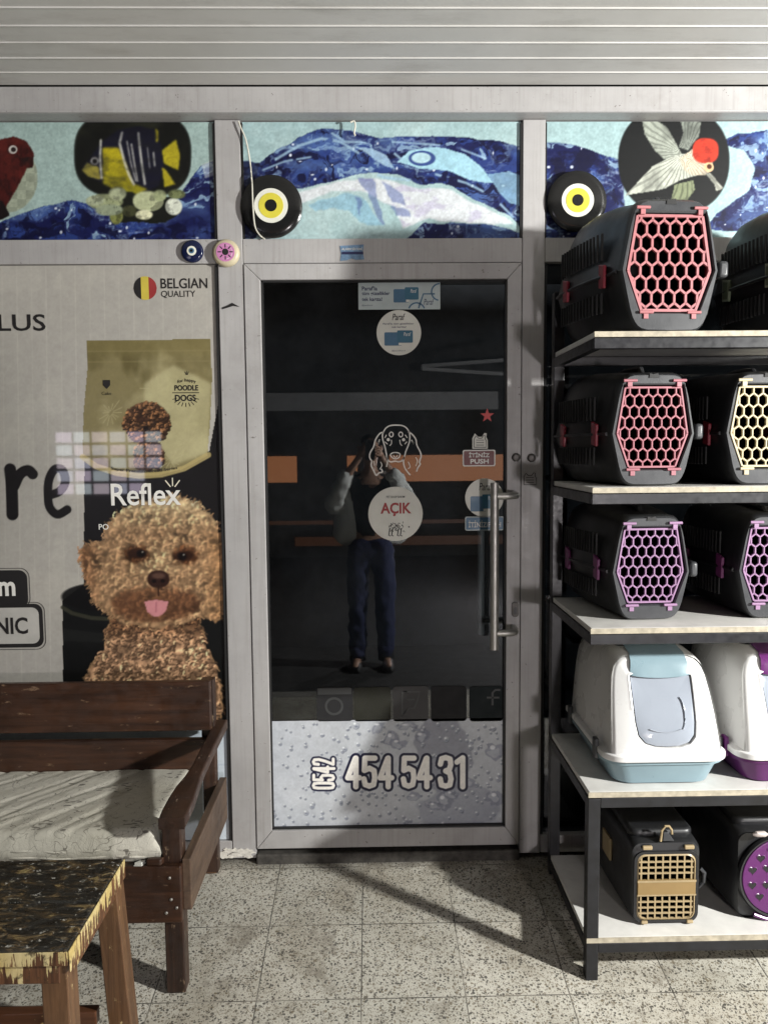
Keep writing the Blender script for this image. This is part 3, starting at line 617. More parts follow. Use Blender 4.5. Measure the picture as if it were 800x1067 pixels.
hb_ = blur(np.clip(head + chest, 0, 1), 2); ez, ex = np.nonzero((hb_ > .35) & (hb_ < .65)); cx_, cy_ = 159, 590
for k in g.integers(0, len(ez), 260):      # wisps along the outline
    x0, y0 = p.px[ez[k], ex[k]], p.py[ez[k], ex[k]]; t = math.atan2(y0 - cy_, x0 - cx_) + g.uniform(-.7, .7); L = g.uniform(1.5, 4.5)
    p.put(p.line([(x0 - 2 * math.cos(t), y0 - 2 * math.sin(t)), (x0 + L * math.cos(t), y0 + L * math.sin(t))], 1.0), np.array([166, 130, 94]) * g.uniform(.6, 1.1), .75)
p.put(blur(p.poly(d5([(345, 440), (400, 415), (470, 440), (540, 440), (610, 415), (650, 440), (640, 480), (570, 500), (540, 520), (450, 515), (380, 500)]), *warp(p, 12, 45, 4)), 5), (66, 42, 29), .36)
p.put(blur(p.ell(*d5([(440, 298)])[0], 10, 5.5, 2, .1), 2), (38, 22, 16), .85); p.put(blur(p.ell(*d5([(590, 306)])[0], 10, 5.5, 2, -.1), 2), (38, 22, 16), .85)
for a, b in ((452, 298), (584, 307)): p.put(blur(p.ell(*d5([(a, b)])[0], 4.6, 3.8), 1), (14, 10, 9)); p.put(p.ell(*d5([(a + 5, b - 5)])[0], 1.0, .9), (170, 165, 155), .8)
nz_ = d5([(508, 380)])[0]; p.put(blur(p.ell(*nz_, 11.5, 9, 2.4), 1), (46, 28, 23)); p.put(blur(p.ell(nz_[0], nz_[1] - 3.5, 7, 3), 2), (104, 78, 66), .7)
for s_ in (-1, 1): p.put(p.ell(nz_[0] + 4.6 * s_, nz_[1] + 2, 2.3, 1.8), (14, 8, 8))
p.put(p.line(d5([(508, 405), (508, 432)]), 1.6), (40, 22, 16), .8)
tg = blur(p.poly(d5([(462, 452), (500, 446), (540, 452), (532, 482), (515, 498), (492, 500), (472, 485)])), 1); p.put(tg, (196, 132, 136)); p.put(p.line(d5([(501, 455), (500, 485)]), 1.5), (160, 96, 104), .7); p.put(tg * np.clip((p.py - 640) / 6, 0, 1), (210, 156, 158), .5)
def sm_(pts, k=6):
    out = []; q = [pts[0]] + list(pts) + [pts[-1]]
    for i in range(1, len(q) - 2):
        for t in np.linspace(0, 1, k, endpoint=False):
            a, b, c, d = [np.array(v, float) for v in q[i - 1:i + 3]]
            out.append(tuple(.5 * (2 * b + (c - a) * t + (2 * a - 5 * b + 4 * c - d) * t ** 2 + (3 * b - a - 3 * c + d) * t ** 3)))
    return out + [tuple(pts[-1])]
for q, wd in ((sm_([(10.5, 489), (12, 505), (13, 536)]), 12.5), (sm_([(15, 506), (21, 494), (29, 490), (34, 494)]), 11), (sm_([(51, 516), (62, 512), (68, 502), (65, 490), (57, 489), (51, 500), (50, 516), (52, 529), (60, 536), (70, 531)]), 9)): p.put(p.line(q, wd), (24, 22, 22))
p.grain(.05, 0); p.mesh('picture', 'print', r)
TY = PY - .0012
text('BELGIAN', pbox(167.5, 289.5, 216, 300.5, TY), TY, 'ink', r, .012)
text('QUALITY', pbox(168, 302.5, 203.5, 310.5, TY), TY, 'ink', r, .004)
text('PLUS', pbox(-18, 327, 47, 345, TY), TY, 'ink', r, .012)
text('Ca', pbox(-92, 470, -4, 543, TY), TY, 'ink', r, .03)

fl = MB()
for k, (a0, a1, mi) in enumerate(((-1, -.36, 0), (-.36, .30, 1), (.30, 1, 2))):
    xs_ = np.linspace(a0, a1, 10); q = [(x, math.sqrt(max(0, 1 - x * x))) for x in xs_]; c0 = P(151.3, 300, TY); R = .0405
    fl.flat([(c0[0] + R * x, c0[2] + R * z) for x, z in q] + [(c0[0] + R * x, c0[2] - R * z) for x, z in reversed(q)], TY, mi)
fl.build('flag_roundel', ['ink', plain('flag yellow', (.52, .42, .06), .5), plain('flag red', (.28, .03, .03), .5)], r)
# badges at the left edge
def rrect(x0, x1, z0, z1, rr, n=6):
    pts = []
    for cx, cz, a in ((x1 - rr, z1 - rr, 0), (x0 + rr, z1 - rr, 90), (x0 + rr, z0 + rr, 180), (x1 - rr, z0 + rr, 270)):
        pts += [(cx + rr * math.cos(rad(a + 90 * i / n)), cz + rr * math.sin(rad(a + 90 * i / n))) for i in range(n + 1)]
    return pts
bb = MB(); x0, z0, x1, z1 = pbox(-70, 594, 28, 634, TY); bb.flat(rrect(x0, x1, z0, z1, .03), TY)
bb.build('badge', 'ink', r); bb = MB(); x0, z0, x1, z1 = pbox(-70, 629, 44, 676, TY - .001); bb.flat(rrect(x0, x1, z0, z1, .03), TY - .001); bb.build('badge', 'ink', r)
bb = MB(); x0, z0, x1, z1 = pbox(-66, 633, 40, 672, TY - .002); bb.flat(rrect(x0, x1, z0, z1, .025), TY - .002); bb.build('badge_face', plain('badge grey', (.42, .41, .38), .5), r)
bb = MB(); q = rrect(*[pbox(-70, 592, 30, 634, TY)[i] for i in (0, 2, 1, 3)], .033); bb.ribbon(q + [q[0]], .0022, TY - .0004); bb.build('badge_outline', 'ink', r)
bb = MB(); q = rrect(*[pbox(-72, 627.5, 46, 678, TY)[i] for i in (0, 2, 1, 3)], .033); bb.ribbon(q + [q[0]], .0022, TY - .0004); bb.build('badge_outline', 'ink', r)
text('m', pbox(-1, 606, 16, 621, TY), TY - .0032, 'wink', r, .03)
text('NIC', pbox(-4, 643, 29, 661, TY), TY - .0032, 'ink', r, .02)
# words on the bag
text('for happy', pbox(185, 394, 204, 398.5, TY), TY, 'ink', r, .01, arc=-.006)
text('POODLE', pbox(182, 401, 206.5, 407, TY), TY, 'ink', r, .03); text('DOGS', pbox(182.5, 411, 204, 418, TY), TY, 'ink', r, .03)
b_ = MB(); q = pbox(179.5, 408.6, 207.5, 409.6, TY); b_.flat([(q[0], q[1]), (q[2], q[1]), (q[2], q[3]), (q[0], q[3])], TY)
b_.build('burst_mark', 'ink', r)
b_ = MB()
for k in range(9): a = rad(200 + 17.5 * k); c0 = xz(193.5, 412, TY); b_.ribbon([(c0[0] + .033 * math.cos(a), c0[1] + .026 * math.sin(a)), (c0[0] + .050 * math.cos(a), c0[1] + .040 * math.sin(a))], .0022, TY)
for k in range(3): a = rad(60 + 30 * k); c0 = xz(194.8, 394, TY); b_.ribbon([(c0[0] + .004 * math.cos(a), c0[1] + .008 + .004 * math.sin(a)), (c0[0] + .013 * math.cos(a), c0[1] + .008 + .018 * math.sin(a))], .002, TY)
b_.build('burst_mark', 'ink', r)
c0 = xz(111, 400, TY); b_ = MB(); b_.flat([(c0[0] - .013, c0[1] + .014), (c0[0] - .013, c0[1] - .004), (c0[0], c0[1] - .018), (c0[0] + .013, c0[1] - .004), (c0[0] + .013, c0[1] + .014)], TY); b_.build('shield_mark', 'ink', r)
text('Cake', pbox(106, 408, 116, 411.5, TY), TY, 'ink', r)
text('Super Premium Breed Series', pbox(116, 489, 185, 493.5, TY), TY, 'ink', r, .012, arc=.012)
text('Reflex', pbox(116, 503, 188, 527, TY), TY, 'wink', r, .012)
text('PO', pbox(103, 546, 113, 552, TY), TY, 'wink', r, .01)
b_ = MB()
for a in (-38, 0, 38): c0 = xz(180, 510, TY); a = rad(90 + a); b_.ribbon([(c0[0] + .012 * math.cos(a), c0[1] + .012 * math.sin(a)), (c0[0] + .042 * math.cos(a), c0[1] + .042 * math.sin(a))], .004, TY)
b_.build('burst_mark', 'cream_ink', r)

# ------------------------------------------------------------------ glass door
DX0, DX1, DZ0, DZ1 = ML1 + .003, MR0 - .003, .048, 2.173
GX0, GX1, GZ0, GZ1 = -.377, .489, .117, 2.118
door = thing('glass_door', ((DX0 + DX1) / 2, 0, DZ0), 'aluminium framed glass shop door with round opening sticker and steel pull handle', 'door')
m = MB(); fy0, fy1 = -.004, .046
def mitre(q):
    m.prism_y(q, fy0, fy1)
e = .0006
mitre([(DX0, DZ0), (DX1, DZ0), (GX1 - e, GZ0), (GX0 + e, GZ0)])
mitre([(DX1, DZ1), (DX0, DZ1), (GX0 + e, GZ1), (GX1 - e, GZ1)])
mitre([(DX0, DZ1 - e), (DX0, DZ0 + e), (GX0, GZ0 + e), (GX0, GZ1 - e)])
mitre([(DX1, DZ0 + e), (DX1, DZ1 - e), (GX1, GZ1 - e), (GX1, GZ0 + e)])
m.build('frame', 'frame', door, bevel=.0022)
m = MB()
for a, b, c, d in ((GX0 + .0005, GX0 + .006, GZ0, GZ1), (GX1 - .006, GX1 - .0005, GZ0, GZ1), (GX0, GX1, GZ1 - .006, GZ1 - .0005), (GX0, GX1, GZ0 + .0005, GZ0 + .006)): m.box(a, b, .006, .02, c, d)
m.build('gasket', 'matte', door)
MB().box(GX0, GX1, .021, .027, GZ0, GZ1).build('pane', 'glass', door)
GY = .0195
FT = .526
p = Print(GX0 + .006, GX1 - .006, GZ0 + .006, FT, GY, (182, 186, 191), .0018)
n = fbm(p.X, p.Z, 4, 4, 1); p.put(np.clip((n - .5) * 4, 0, 1), (200, 203, 207), .6); n = fbm(p.X, p.Z, 9, 5, 3); p.put(np.clip((n - .5) * 3, 0, 1), (156, 160, 168), .4)
p.put(blur(p.ell(455, 790, 28, 45, 2, .3, *warp(p, 40, 6, 1)), 6), (116, 118, 130), .6); p.put(blur(p.ell(480, 840, 40, 22, 2, 0, *warp(p, 40, 8, 2)), 5), (126, 130, 144), .5)
p.put(np.clip(.35 - (p.px - 282) / 200, 0, 1), (206, 214, 228), .7)
g = np.random.default_rng(3)
for k in range(330):
    cx = g.uniform(282, 527); cy = g.uniform(754, 866); R = g.choice([1.2, 1.8, 2.6, 3.6], p=[.62, .28, .09, .01])
    if 320 < cx < 492 and 783 < cy < 826 and R > 2: continue
    a = p.ell(cx, cy, R, R * 1.1); p.put(p.ell(cx + .5, cy + .9, R * 1.05, R * 1.05), (84, 90, 104), .6); p.put(a, (176, 180, 186), .8); p.put(p.ell(cx - .3 * R, cy - .4 * R, R * .4, R * .35), (226, 230, 232), .9); p.put(p.ell(cx + .2 * R, cy + .45 * R, R * .5, R * .3), (92, 98, 118), .6)
for cx, cy, rx, ry in ((516, 783, 10, 10), (517, 832, 9, 9), (432, 831, 8, 4.5), (408, 770, 7, 9), (425, 757, 11, 4), (463, 835, 8, 9), (440, 768, 9, 7), (395, 757, 8, 5), (415, 775, 8, 6), (470, 828, 6, 5), (488, 815, 9, 6), (452, 840, 6, 5)):
    w_ = warp(p, 12, 30, 5); p.put(blur(p.ell(cx, cy, rx, ry, 2, 0, *w_), 1), (110, 114, 130), .55); p.put(blur(p.ell(cx - 1, cy + 1, rx * .6, ry * .6, 2, 0, *w_), 1), (176, 180, 188), .7); p.put(p.ell(cx - rx * .3, cy - ry * .4, rx * .28, ry * .22), (220, 222, 226), .9)
GL = {'4': [[(.72, 1), (.72, .04)], [(.66, .06), (.06, .70), (1.0, .70)]], '5': [[(.95, .04), (.14, .04), (.10, .45), (.5, .38), (.88, .46), (.94, .70), (.84, .93), (.5, .98), (.16, .93), (.06, .74)]],
      '3': [[(.06, .24), (.16, .06), (.5, .02), (.86, .07), (.92, .26), (.80, .42), (.5, .47), (.84, .54), (.94, .74), (.84, .94), (.5, .98), (.14, .94), (.05, .74)]], '1': [[(.12, .17), (.60, .03), (.60, 1)]],
      '0': [[(.5, .02), (.16, .06), (.06, .24), (.06, .76), (.16, .94), (.5, .98), (.84, .94), (.94, .76), (.94, .24), (.84, .06), (.5, .02)]], '2': [[(.06, .26), (.16, .06), (.5, .02), (.86, .07), (.92, .28), (.62, .58), (.08, .96), (1.0, .96)]]}
def numb(txt, x0, y0, x1, y1, rot, w1, w2):
    n_ = len(txt); L = []
    for k, ch in enumerate(txt):
        for st_ in GL[ch]:
            if rot: cw = (y1 - y0) / n_; L.append([(x0 + v_ * (x1 - x0), y1 - (k + .14 + .72 * u_) * cw) for u_, v_ in st_])
            else: cw = (x1 - x0) / n_; L.append([(x0 + (k + .12 + .76 * u_) * cw, y0 + v_ * (y1 - y0)) for u_, v_ in st_])
    for q in L: p.put(p.line(q, w1), (14, 15, 46))
    return [(q, w2) for q in L]
W_ = numb('0542', 326, 790, 348, 823, True, 6.8, 3.3) + numb('454', 359.5, 789, 410, 820, False, 10.8, 5.8) + numb('54', 417.5, 789, 450, 820, False, 10.8, 5.8) + numb('31', 456, 789, 489, 820, False, 10.8, 5.8)
for q, wd in W_: p.put(p.line(q, wd), (236, 233, 226))
p.grain(.07); fo_ = p.mesh('foil', 'foil', door)
# faint social icons on the glass
ic = plain('faint grey film', (.011, .011, .012), .9); ic2 = plain('faint olive film', (.012, .012, .007), .9); ic3 = plain('faint teal film', (.006, .010, .011), .9); icw = plain('faint outline film', (.035, .037, .037), .5)
SY = .0195
def icon(x0, y0, x1, y1, mt, name='social_icon', rr=.012):
    a, b = pbox(x0, y0, x1, y1, SY), None; mm = MB(); mm.flat(rrect(a[0], a[2], a[1], a[3], rr), SY); return mm.build(name, mt, door)
i1 = icon(330, 716, 367, 752, ic); mm = MB(); c0 = xz(348, 736, SY); mm.ribbon([(c0[0] + .03 * math.cos(t), c0[1] + .03 * math.sin(t)) for t in np.linspace(0, 6.29, 30)], .009, SY - .001); q = pbox(331, 717, 366, 724, SY); mm.flat([(q[0], q[1]), (q[2], q[1]), (q[2], q[3]), (q[0], q[3])], SY - .001); mm.build('icon_mark', icw, i1)
icon(369, 716, 407, 752, ic2)
i3 = icon(409.5, 715, 446, 752, 'ink'); mm = MB(); mm.ribbon([xz(*q, SY) for q in ((420, 721), (437, 721), (435, 729), (431.5, 738), (426, 738), (419, 746), (419, 721), (424, 721))], .006, SY - .001); mm.ribbon([xz(*q, SY) for q in ((424, 729), (432, 729))], .006, SY - .001); mm.build('icon_mark', icw, i3)
i4 = icon(449, 715, 486, 752, ic); i5 = icon(489, 715, 524, 752, ic3)
mm = MB(); mm.ribbon([xz(*q, SY) for q in ((521, 719), (516, 719), (513, 722), (513, 735))], .008, SY - .001); mm.ribbon([xz(*q, SY) for q in ((507, 727), (520, 727))], .007, SY - .001); mm.build('icon_mark', icw, i5)
# stickers
def sticker(name, pts, mat, label, y=SY, th=.0008):
    mm = MB(); mm.prism_y(pts, y - th, y); o = mm.build(name, mat, door); o['label'] = label; return o
def circ(px, py, rpx, n=44):
    c = P(px, py, SY); k = rpx * .00352; return [(c[0] + k * math.cos(2 * math.pi * i / n), c[2] + k * math.sin(2 * math.pi * i / n)) for i in range(n)]
def rect(px0, py0, px1, py1, y=SY, rr=.004): q = pbox(px0, py0, px1, py1, y); return rrect(q[0], q[2], q[1], q[3], rr)
T1 = SY - .0016
def cards(par, x0, y0, x1, y1):
    mm = MB(); mm.flat(rect(x0, y0 + 2, x0 + (x1 - x0) * .62, y1, T1), T1); mm.build('card_picture', 'bluep', par)
    mm = MB(); mm.flat(rect(x0 + (x1 - x0) * .45, y0, x1, y1 - 3, T1 - .0006), T1 - .0006); mm.build('card_picture', 'cardb', par)
    q = pbox(x0 + (x1 - x0) * .5, y1 - 3, x0 + (x1 - x0) * .62, y1 - .5, T1); MB().flat([(q[0], q[1]), (q[2], q[1]), (q[2], q[3]), (q[0], q[3])], T1 - .0012).build('chip_mark', 'paper', par)
    text('Paraf', pbox(x0 + (x1 - x0) * .68, y0 + 2, x1 - 2, y0 + 6, T1), T1 - .0012, 'wink', par, shear=.2)
s = sticker('sticker', rect(373.5, 294, 458.5, 322.5, SY, .002), 'palesticker', 'pale rectangular card advert at the top of the glass')
text("Paraf'la", pbox(377, 298, 393, 302.5, T1), T1, 'navy', s, .02); text('tüm güzellikler', pbox(377, 303.5, 406, 308.5, T1), T1, 'navy', s, .02); text('tek kartta!', pbox(377, 309.5, 398, 313.5, T1), T1, 'navy', s, .02); text('@parafcard', pbox(377, 317, 388, 319, T1), T1, 'navy', s)
cards(s, 410, 299, 436, 315); text('Paraf', pbox(441.5, 311, 452, 317.5, T1), T1, 'navy', s, shear=.25)
mm = MB()
for cx, cy, a0, a1 in ((434, 324, 20, 160), (458, 304, 90, 260)): mm.ribbon([(lambda c: (c[0] + .029 * math.cos(rad(a)), c[1] + .029 * math.sin(rad(a))))(xz(cx, cy, T1)) for a in np.linspace(a0, a1, 14)], .005, T1)
mm.ribbon([xz(*q, T1) for q in ((436, 321), (441, 306), (453, 306))], .005, T1); mm.build('loop_mark', 'bluep', s)
s = sticker('sticker', circ(415.5, 346.5, 22.5), 'paper', 'round white card advert under the rectangular one')
text('Paraf', pbox(408.5, 326.5, 422, 333.5, T1), T1, 'ink', s, .01, shear=.25); text("Paraf'la tüm güzellikler", pbox(399, 336, 431, 338.6, T1), T1, 'navy', s, .01); text('tek kartta!', pbox(408, 339.5, 423, 341.5, T1), T1, 'navy', s, .01); cards(s, 400.5, 344, 430, 360); text('@parafcard', pbox(408, 364.5, 422, 366.3, T1), T1, 'navy', s)
s = sticker('sticker', circ(412, 535.5, 28), 'paper', 'round cream sticker reading AÇIK in red')
text('AÇIK', pbox(396.5, 523.5, 428.5, 538, T1), T1, 'redink', s, .03); text('PET SHOP BAKIM', pbox(402.5, 516.5, 421.5, 519, T1), T1, 'ink', s, .01)
mm = MB(); rr_ = random.Random(2)
for k in range(46):
    a = rr_.uniform(.2, 2.9); q = xz(405 + 15 * rr_.random(), 551 - 7 * rr_.random() + (3 if k % 3 else 0), T1); L = rr_.uniform(.004, .011); mm.ribbon([q, (q[0] + L * math.cos(a) * .5, q[1] + L * .35), (q[0] + L * math.cos(a), q[1] - L * .3)], .0022, T1)
for a in (406, 409, 415, 418): mm.ribbon([xz(a, 551, T1), xz(a - 1, 558, T1), xz(a + 1, 558.5, T1)], .004, T1)
mm.disc_y(xz(426, 549, T1), .0028, T1 - .0004, T1, 10); mm.build('dog_mark', 'ink', s)
s = sticker('sticker', rect(482, 468.5, 516, 486, SY, .006), 'wink', 'small maroon push sign with white border'); mm = MB(); mm.flat(rect(483.2, 469.7, 514.8, 484.8, T1, .005), T1); mm.build('sign_face', 'maroon', s)
text('İTİNİZ', pbox(488.5, 470.8, 510, 476.5, T1), T1 - .0008, 'wink', s, .03); text('PUSH', pbox(490, 478, 509, 483.2, T1), T1 - .0008, 'wink', s, .03)
def bib(px, py, mat, lab, y, par):
    mm = MB(); q = [(-8, 8), (-8, -3), (-6.5, -6), (-5.5, -8), (-2, -4.5), (2, -4.5), (4.5, -8.5), (7, -8), (6.5, -4), (8, -1), (8, 8)]
    pts = [xz(px + a, py + b, y) for a, b in q]; mm.prism_y(pts, y - .001, y); o = mm.build('sticker', mat, par); o['label'] = lab
    mm = MB(); mm.ribbon([xz(px + a * .8, py + b * .75 + .5, y) for a, b in q + q[:1]], .0025, y - .0016)
    for k in range(3): mm.ribbon([xz(px - 4, py - 1 + 2.6 * k, y), xz(px + 4, py - 1 + 2.6 * k, y)], .002, y - .0016)
    mm.build('drawn_lines', 'ink', o)
bib(500, 459.5, 'paper', 'small grey bib shaped sticker above the maroon sign', SY, door)
mm = MB(); c0 = xz(507.5, 433, SY); mm.prism_y([(c0[0] + (.026 if k % 2 == 0 else .0105) * math.cos(rad(90 + 36 * k)), c0[1] + (.026 if k % 2 == 0 else .0105) * math.sin(rad(90 + 36 * k))) for k in range(10)], SY - .001, SY); mm.build('star', 'star', door)['label'] = 'red vinyl star'
s = sticker('sticker', circ(504.5, 518.5, 19.8), 'paper', 'round card advert half hidden by the pull handle'); text('Paraf', pbox(499, 503, 513, 511, T1), T1, 'ink', s, .0, shear=.25); cards(s, 490, 515, 517, 533)
s = sticker('sticker', rect(484.5, 538, 525, 553, T1 - .0006, .006), 'palesticker', 'small blue push sign behind the pull handle'); mm = MB(); mm.flat(rect(485.6, 539, 524, 552, T1 - .0022, .005), T1 - .0022); mm.build('sign_face', 'bluep', s)
text('İTİNİZ/PUSH', pbox(488, 542, 521.5, 549.5, T1), T1 - .003, 'wink', s, .012)
# white dog outline
def dz(pts): return [xz(380 + a / 7.63, 430 + b / 7.63, SY - .0006) for a, b in pts]
def smooth(pts, n=5):
    out = []; q = [pts[0]] + list(pts) + [pts[-1]]
    for i in range(1, len(q) - 2):
        for t in np.linspace(0, 1, n, endpoint=False):
            a, b, c, d = [np.array(v, float) for v in q[i - 1:i + 3]]
            out.append(tuple(.5 * (2 * b + (c - a) * t + (2 * a - 5 * b + 4 * c - d) * t ** 2 + (3 * b - a - 3 * c + d) * t ** 3)))
    return out + [tuple(pts[-1])]
mm = MB()
for L, wd in (([(145, 160), (165, 125), (200, 103), (250, 98), (300, 103), (335, 125), (355, 165), (357, 215), (345, 260), (325, 310), (318, 340), (300, 378), (270, 390), (240, 385), (205, 390), (180, 370), (172, 330), (160, 270), (145, 220), (140, 180), (145, 160)], .0048),
              ([(150, 155), (120, 165), (85, 215), (70, 270), (42, 320), (40, 360), (55, 385), (52, 420), (70, 460), (92, 498), (110, 480), (140, 470), (130, 445)], .0048), ([(178, 350), (180, 390), (172, 430)], .004),
              ([(345, 150), (375, 170), (405, 210), (415, 260), (440, 310), (448, 345), (435, 390), (440, 410), (420, 440), (412, 468)], .0048), ([(312, 350), (308, 390), (315, 430), (335, 465), (362, 496)], .0048),
              ([(205, 330), (225, 318), (260, 318), (280, 330), (272, 355), (250, 366), (225, 362), (205, 340), (205, 330)], .0042), ([(228, 335), (235, 352), (252, 352), (258, 335)], .0025),
              ([(195, 165), (210, 153), (225, 165), (222, 185), (208, 192), (196, 180), (195, 165)], .004), ([(270, 165), (285, 153), (300, 165), (298, 185), (284, 192), (272, 180), (270, 165)], .004),
              ([(160, 200), (172, 175)], .003), ([(160, 230), (180, 250)], .003), ([(212, 215), (212, 245), (198, 262)], .003), ([(278, 215), (282, 245), (296, 262)], .003), ([(320, 175), (338, 200)], .003), ([(335, 230), (318, 250)], .003),
              ([(112, 235), (118, 212)], .0035), ([(72, 385), (78, 420)], .003), ([(125, 390), (136, 420), (118, 450)], .003), ([(405, 355), (418, 385), (405, 425)], .003), ([(345, 390), (360, 430), (342, 445)], .003), ([(370, 215), (390, 250), (378, 225)], .0045)):
    mm.ribbon(dz(smooth(L)), wd, SY - .0006)
for a, b, r_ in ((187, 214, 13), (308, 214, 13)): c0 = dz([(a, b)])[0]; mm.disc_y(c0, r_ * .00044, SY - .0008, SY - .0004, 18)
mm.build('dog_outline_decal', 'wink', door)
# handles: outer bar, inner bar
hp = .075
def handle(px, py0, py1, ya, yb, q0, q1, name):
    a, b = P(px, py0, ya), P(px, py1, ya); x = (a[0] + b[0]) / 2; mm = MB(); mm.tube([(x, ya, a[2]), (x, ya, b[2])], .0150, 18)
    mm.build(name, 'steel', door, smooth=True, bevel=.001); return x
x = handle(515, 503, 677, -.085, 0, 0, 0, 'pull_handle')
for py in (517, 660):
    z = P(515, py, -.085)[2]; mm = MB(); xe = .515
    mm.tube([(x, -.085, z), (x + .04, -.085, z), (xe - .022, -.082, z), (xe - .006, -.07, z), (xe, -.045, z), (xe, -.003, z)], .0125, 16); mm.build('handle_arm', 'steel', door, smooth=True)
mm = MB(); a, b = P(501, 515, .13), P(501, 661, .13); mm.tube([(a[0], .13, a[2]), (a[0], .13, b[2])], .0135, 14); z = P(501, 648, .13)[2]; mm.tube([(a[0], .13, z), (.505, .13, z), (.505, .05, z)], .010, 12); mm.build('inner_handle', 'pwhite', door, smooth=True)
for (px, py, par, yy) in ((537.5, 476.5, door, -.004), (553.5, 477, sf, 0)):
    c0 = xz(px, py, yy); mm = MB(); mm.lathe_y(c0, [(.0155, yy), (.0155, yy - .004), (.0125, yy - .009), (.009, yy - .010), (.0085, yy - .006), (0.0, yy - .006)], 24); mm.build('lock_cylinder', 'dsteel', par, smooth=True)
c0 = xz(536.5, 635, -.004); mm = MB(); q = rrect(c0[0] - .013, c0[0] + .013, c0[1] - .028, c0[1] + .028, .0125); mm.prism_y(q, -.009, -.004); lk = mm.build('lock_plate', 'dsteel', door, bevel=.001)
mm = MB(); mm.prism_y(rrect(c0[0] - .006, c0[0] + .006, c0[1] - .018, c0[1] + .010, .0055), -.0105, -.0088); mm.build('keyhole', 'black', lk)
bib(552, 498.5, plain('worn grey sticker', (.33, .32, .31), .5), 'small grey bib shaped sticker on the right mullion', -.0005, sf)
# torn blue label on the transom
mm = MB(); q = [(354, 256), (379, 254.5), (378, 263), (379.5, 270), (371, 270.5), (366, 269), (361, 271), (354.5, 271.5), (355.5, 264)]; mm.prism_y([xz(a, b, 0) for a, b in q], -.001, .0005); o = mm.build('torn_label', plain('worn blue label', (.13, .22, .34), .5, var=.35, scale=60), sf); o['label'] = 'torn blue paper label on the transom'
text('ALARM SİSTEMİ', pbox(356, 257.5, 377.5, 260.5, 0), -.0016, 'wink', o, .01); mm = MB(); q = pbox(356, 262, 378.5, 265, 0); mm.flat([(q[0], q[1]), (q[2], q[1]), (q[2], q[3]), (q[0], q[3])], -.0016); mm.build('label_band', 'navy', o)
mm = MB(); mm.prism_y([xz(a, b, 0) for a, b in [(231.5, 320.5), (238, 317.8), (242, 315.5), (249.5, 319.5), (243, 318.6), (238, 320.2), (232, 322)]], -.003, .0005); o = mm.build('peeling_tape', 'ink', sf); o['label'] = 'black scrap of tape on the left mullion'

# ------------------------------------------------------------------ evil eyes and cords
def eye(px, py, rpx, Y, label, cols, group, name='evil_eye_disc', dome=.016, spokes=False):
    c = P(px, py, Y); R = rpx * .00344; o = thing(name, (c[0], Y, c[2]), label, 'wall ornament', group); cc = (c[0], c[2])
    pf = [(R, 0), (R * 1.0, -dome * .45), (R * .93, -dome * .8), (R * .8, -dome), (0.0, -dome)]
    mm = MB(); mm.lathe_y(cc, [(r_, Y + y_) for r_, y_ in pf], 56); mm.build('disc', cols[0], o, smooth=True)
    yy = Y - dome - .0005
    for k, (f, mt, nm) in enumerate(cols[1]):
        mm = MB(); mm.disc_y(cc, R * f, yy - .0012 * (k + 1), yy - .0012 * k + .0002, 44); mm.build(nm, mt, o)
    if spokes:
        mm = MB()
        for k in range(8): a = rad(45 * k); mm.ribbon([(cc[0] + R * .30 * math.cos(a), cc[1] + R * .30 * math.sin(a)), (cc[0] + R * .56 * math.cos(a), cc[1] + R * .56 * math.sin(a))], .004, yy - .0042)
        mm.build('spokes', 'ink', o)
    return o
ey = [(.545, 'eyew', 'white_ring'), (.40, 'eyey', 'yellow_ring'), (.19, 'eyek', 'pupil')]
eye(283, 215.5, 31, -.004, 'black evil eye disc with yellow ring, hung behind a white cord', ('eyek', ey), 'large black evil eye discs on the banners')
eye(600.5, 210, 30, -.004, 'black evil eye disc with yellow ring under the goldfish banner', ('eyek', ey), 'large black evil eye discs on the banners')
o = eye(200.5, 262, 11.2, -.003, 'small navy glass evil eye bead on the left transom', ('bead', [(.42, 'eyew', 'white_ring'), (.24, 'bluep', 'blue_ring'), (.12, 'eyek', 'pupil')]), None, 'evil_eye_bead', .012)
o = eye(236, 264, 13.6, -.004, 'round beige ornament with a pink eye at the mullion corner', ('ring', [(.68, 'eyepink', 'pink_ring'), (.52, 'eyew', 'white_ring'), (.50, 'eyepink', 'inner_ring'), (.24, 'ink', 'pupil')]), None, 'evil_eye_bead', .02, True)
mm = MB(); q = [(248.5, 126), (251, 133), (256, 145), (260, 165), (262.5, 190), (263.5, 215), (265.5, 235), (270, 244), (276, 249)]
mm.tube([P(a, b, -.026 if 180 < b < 246 else -.012) for a, b in smooth(q)], .0026, 8); tag(mm.build('hanging_cord', 'cord', smooth=True), 'thin white cord hanging over the black evil eye disc', 'cord')
mm = MB(); mm.tube([P(a, b, -.02) for a, b in smooth([(365, 127), (369, 126), (370, 131), (369, 138), (370, 141)])], .003, 8); tag(mm.build('cord_stub', 'cord', smooth=True), 'short frayed white cord stub under the beam above the door', 'cord')

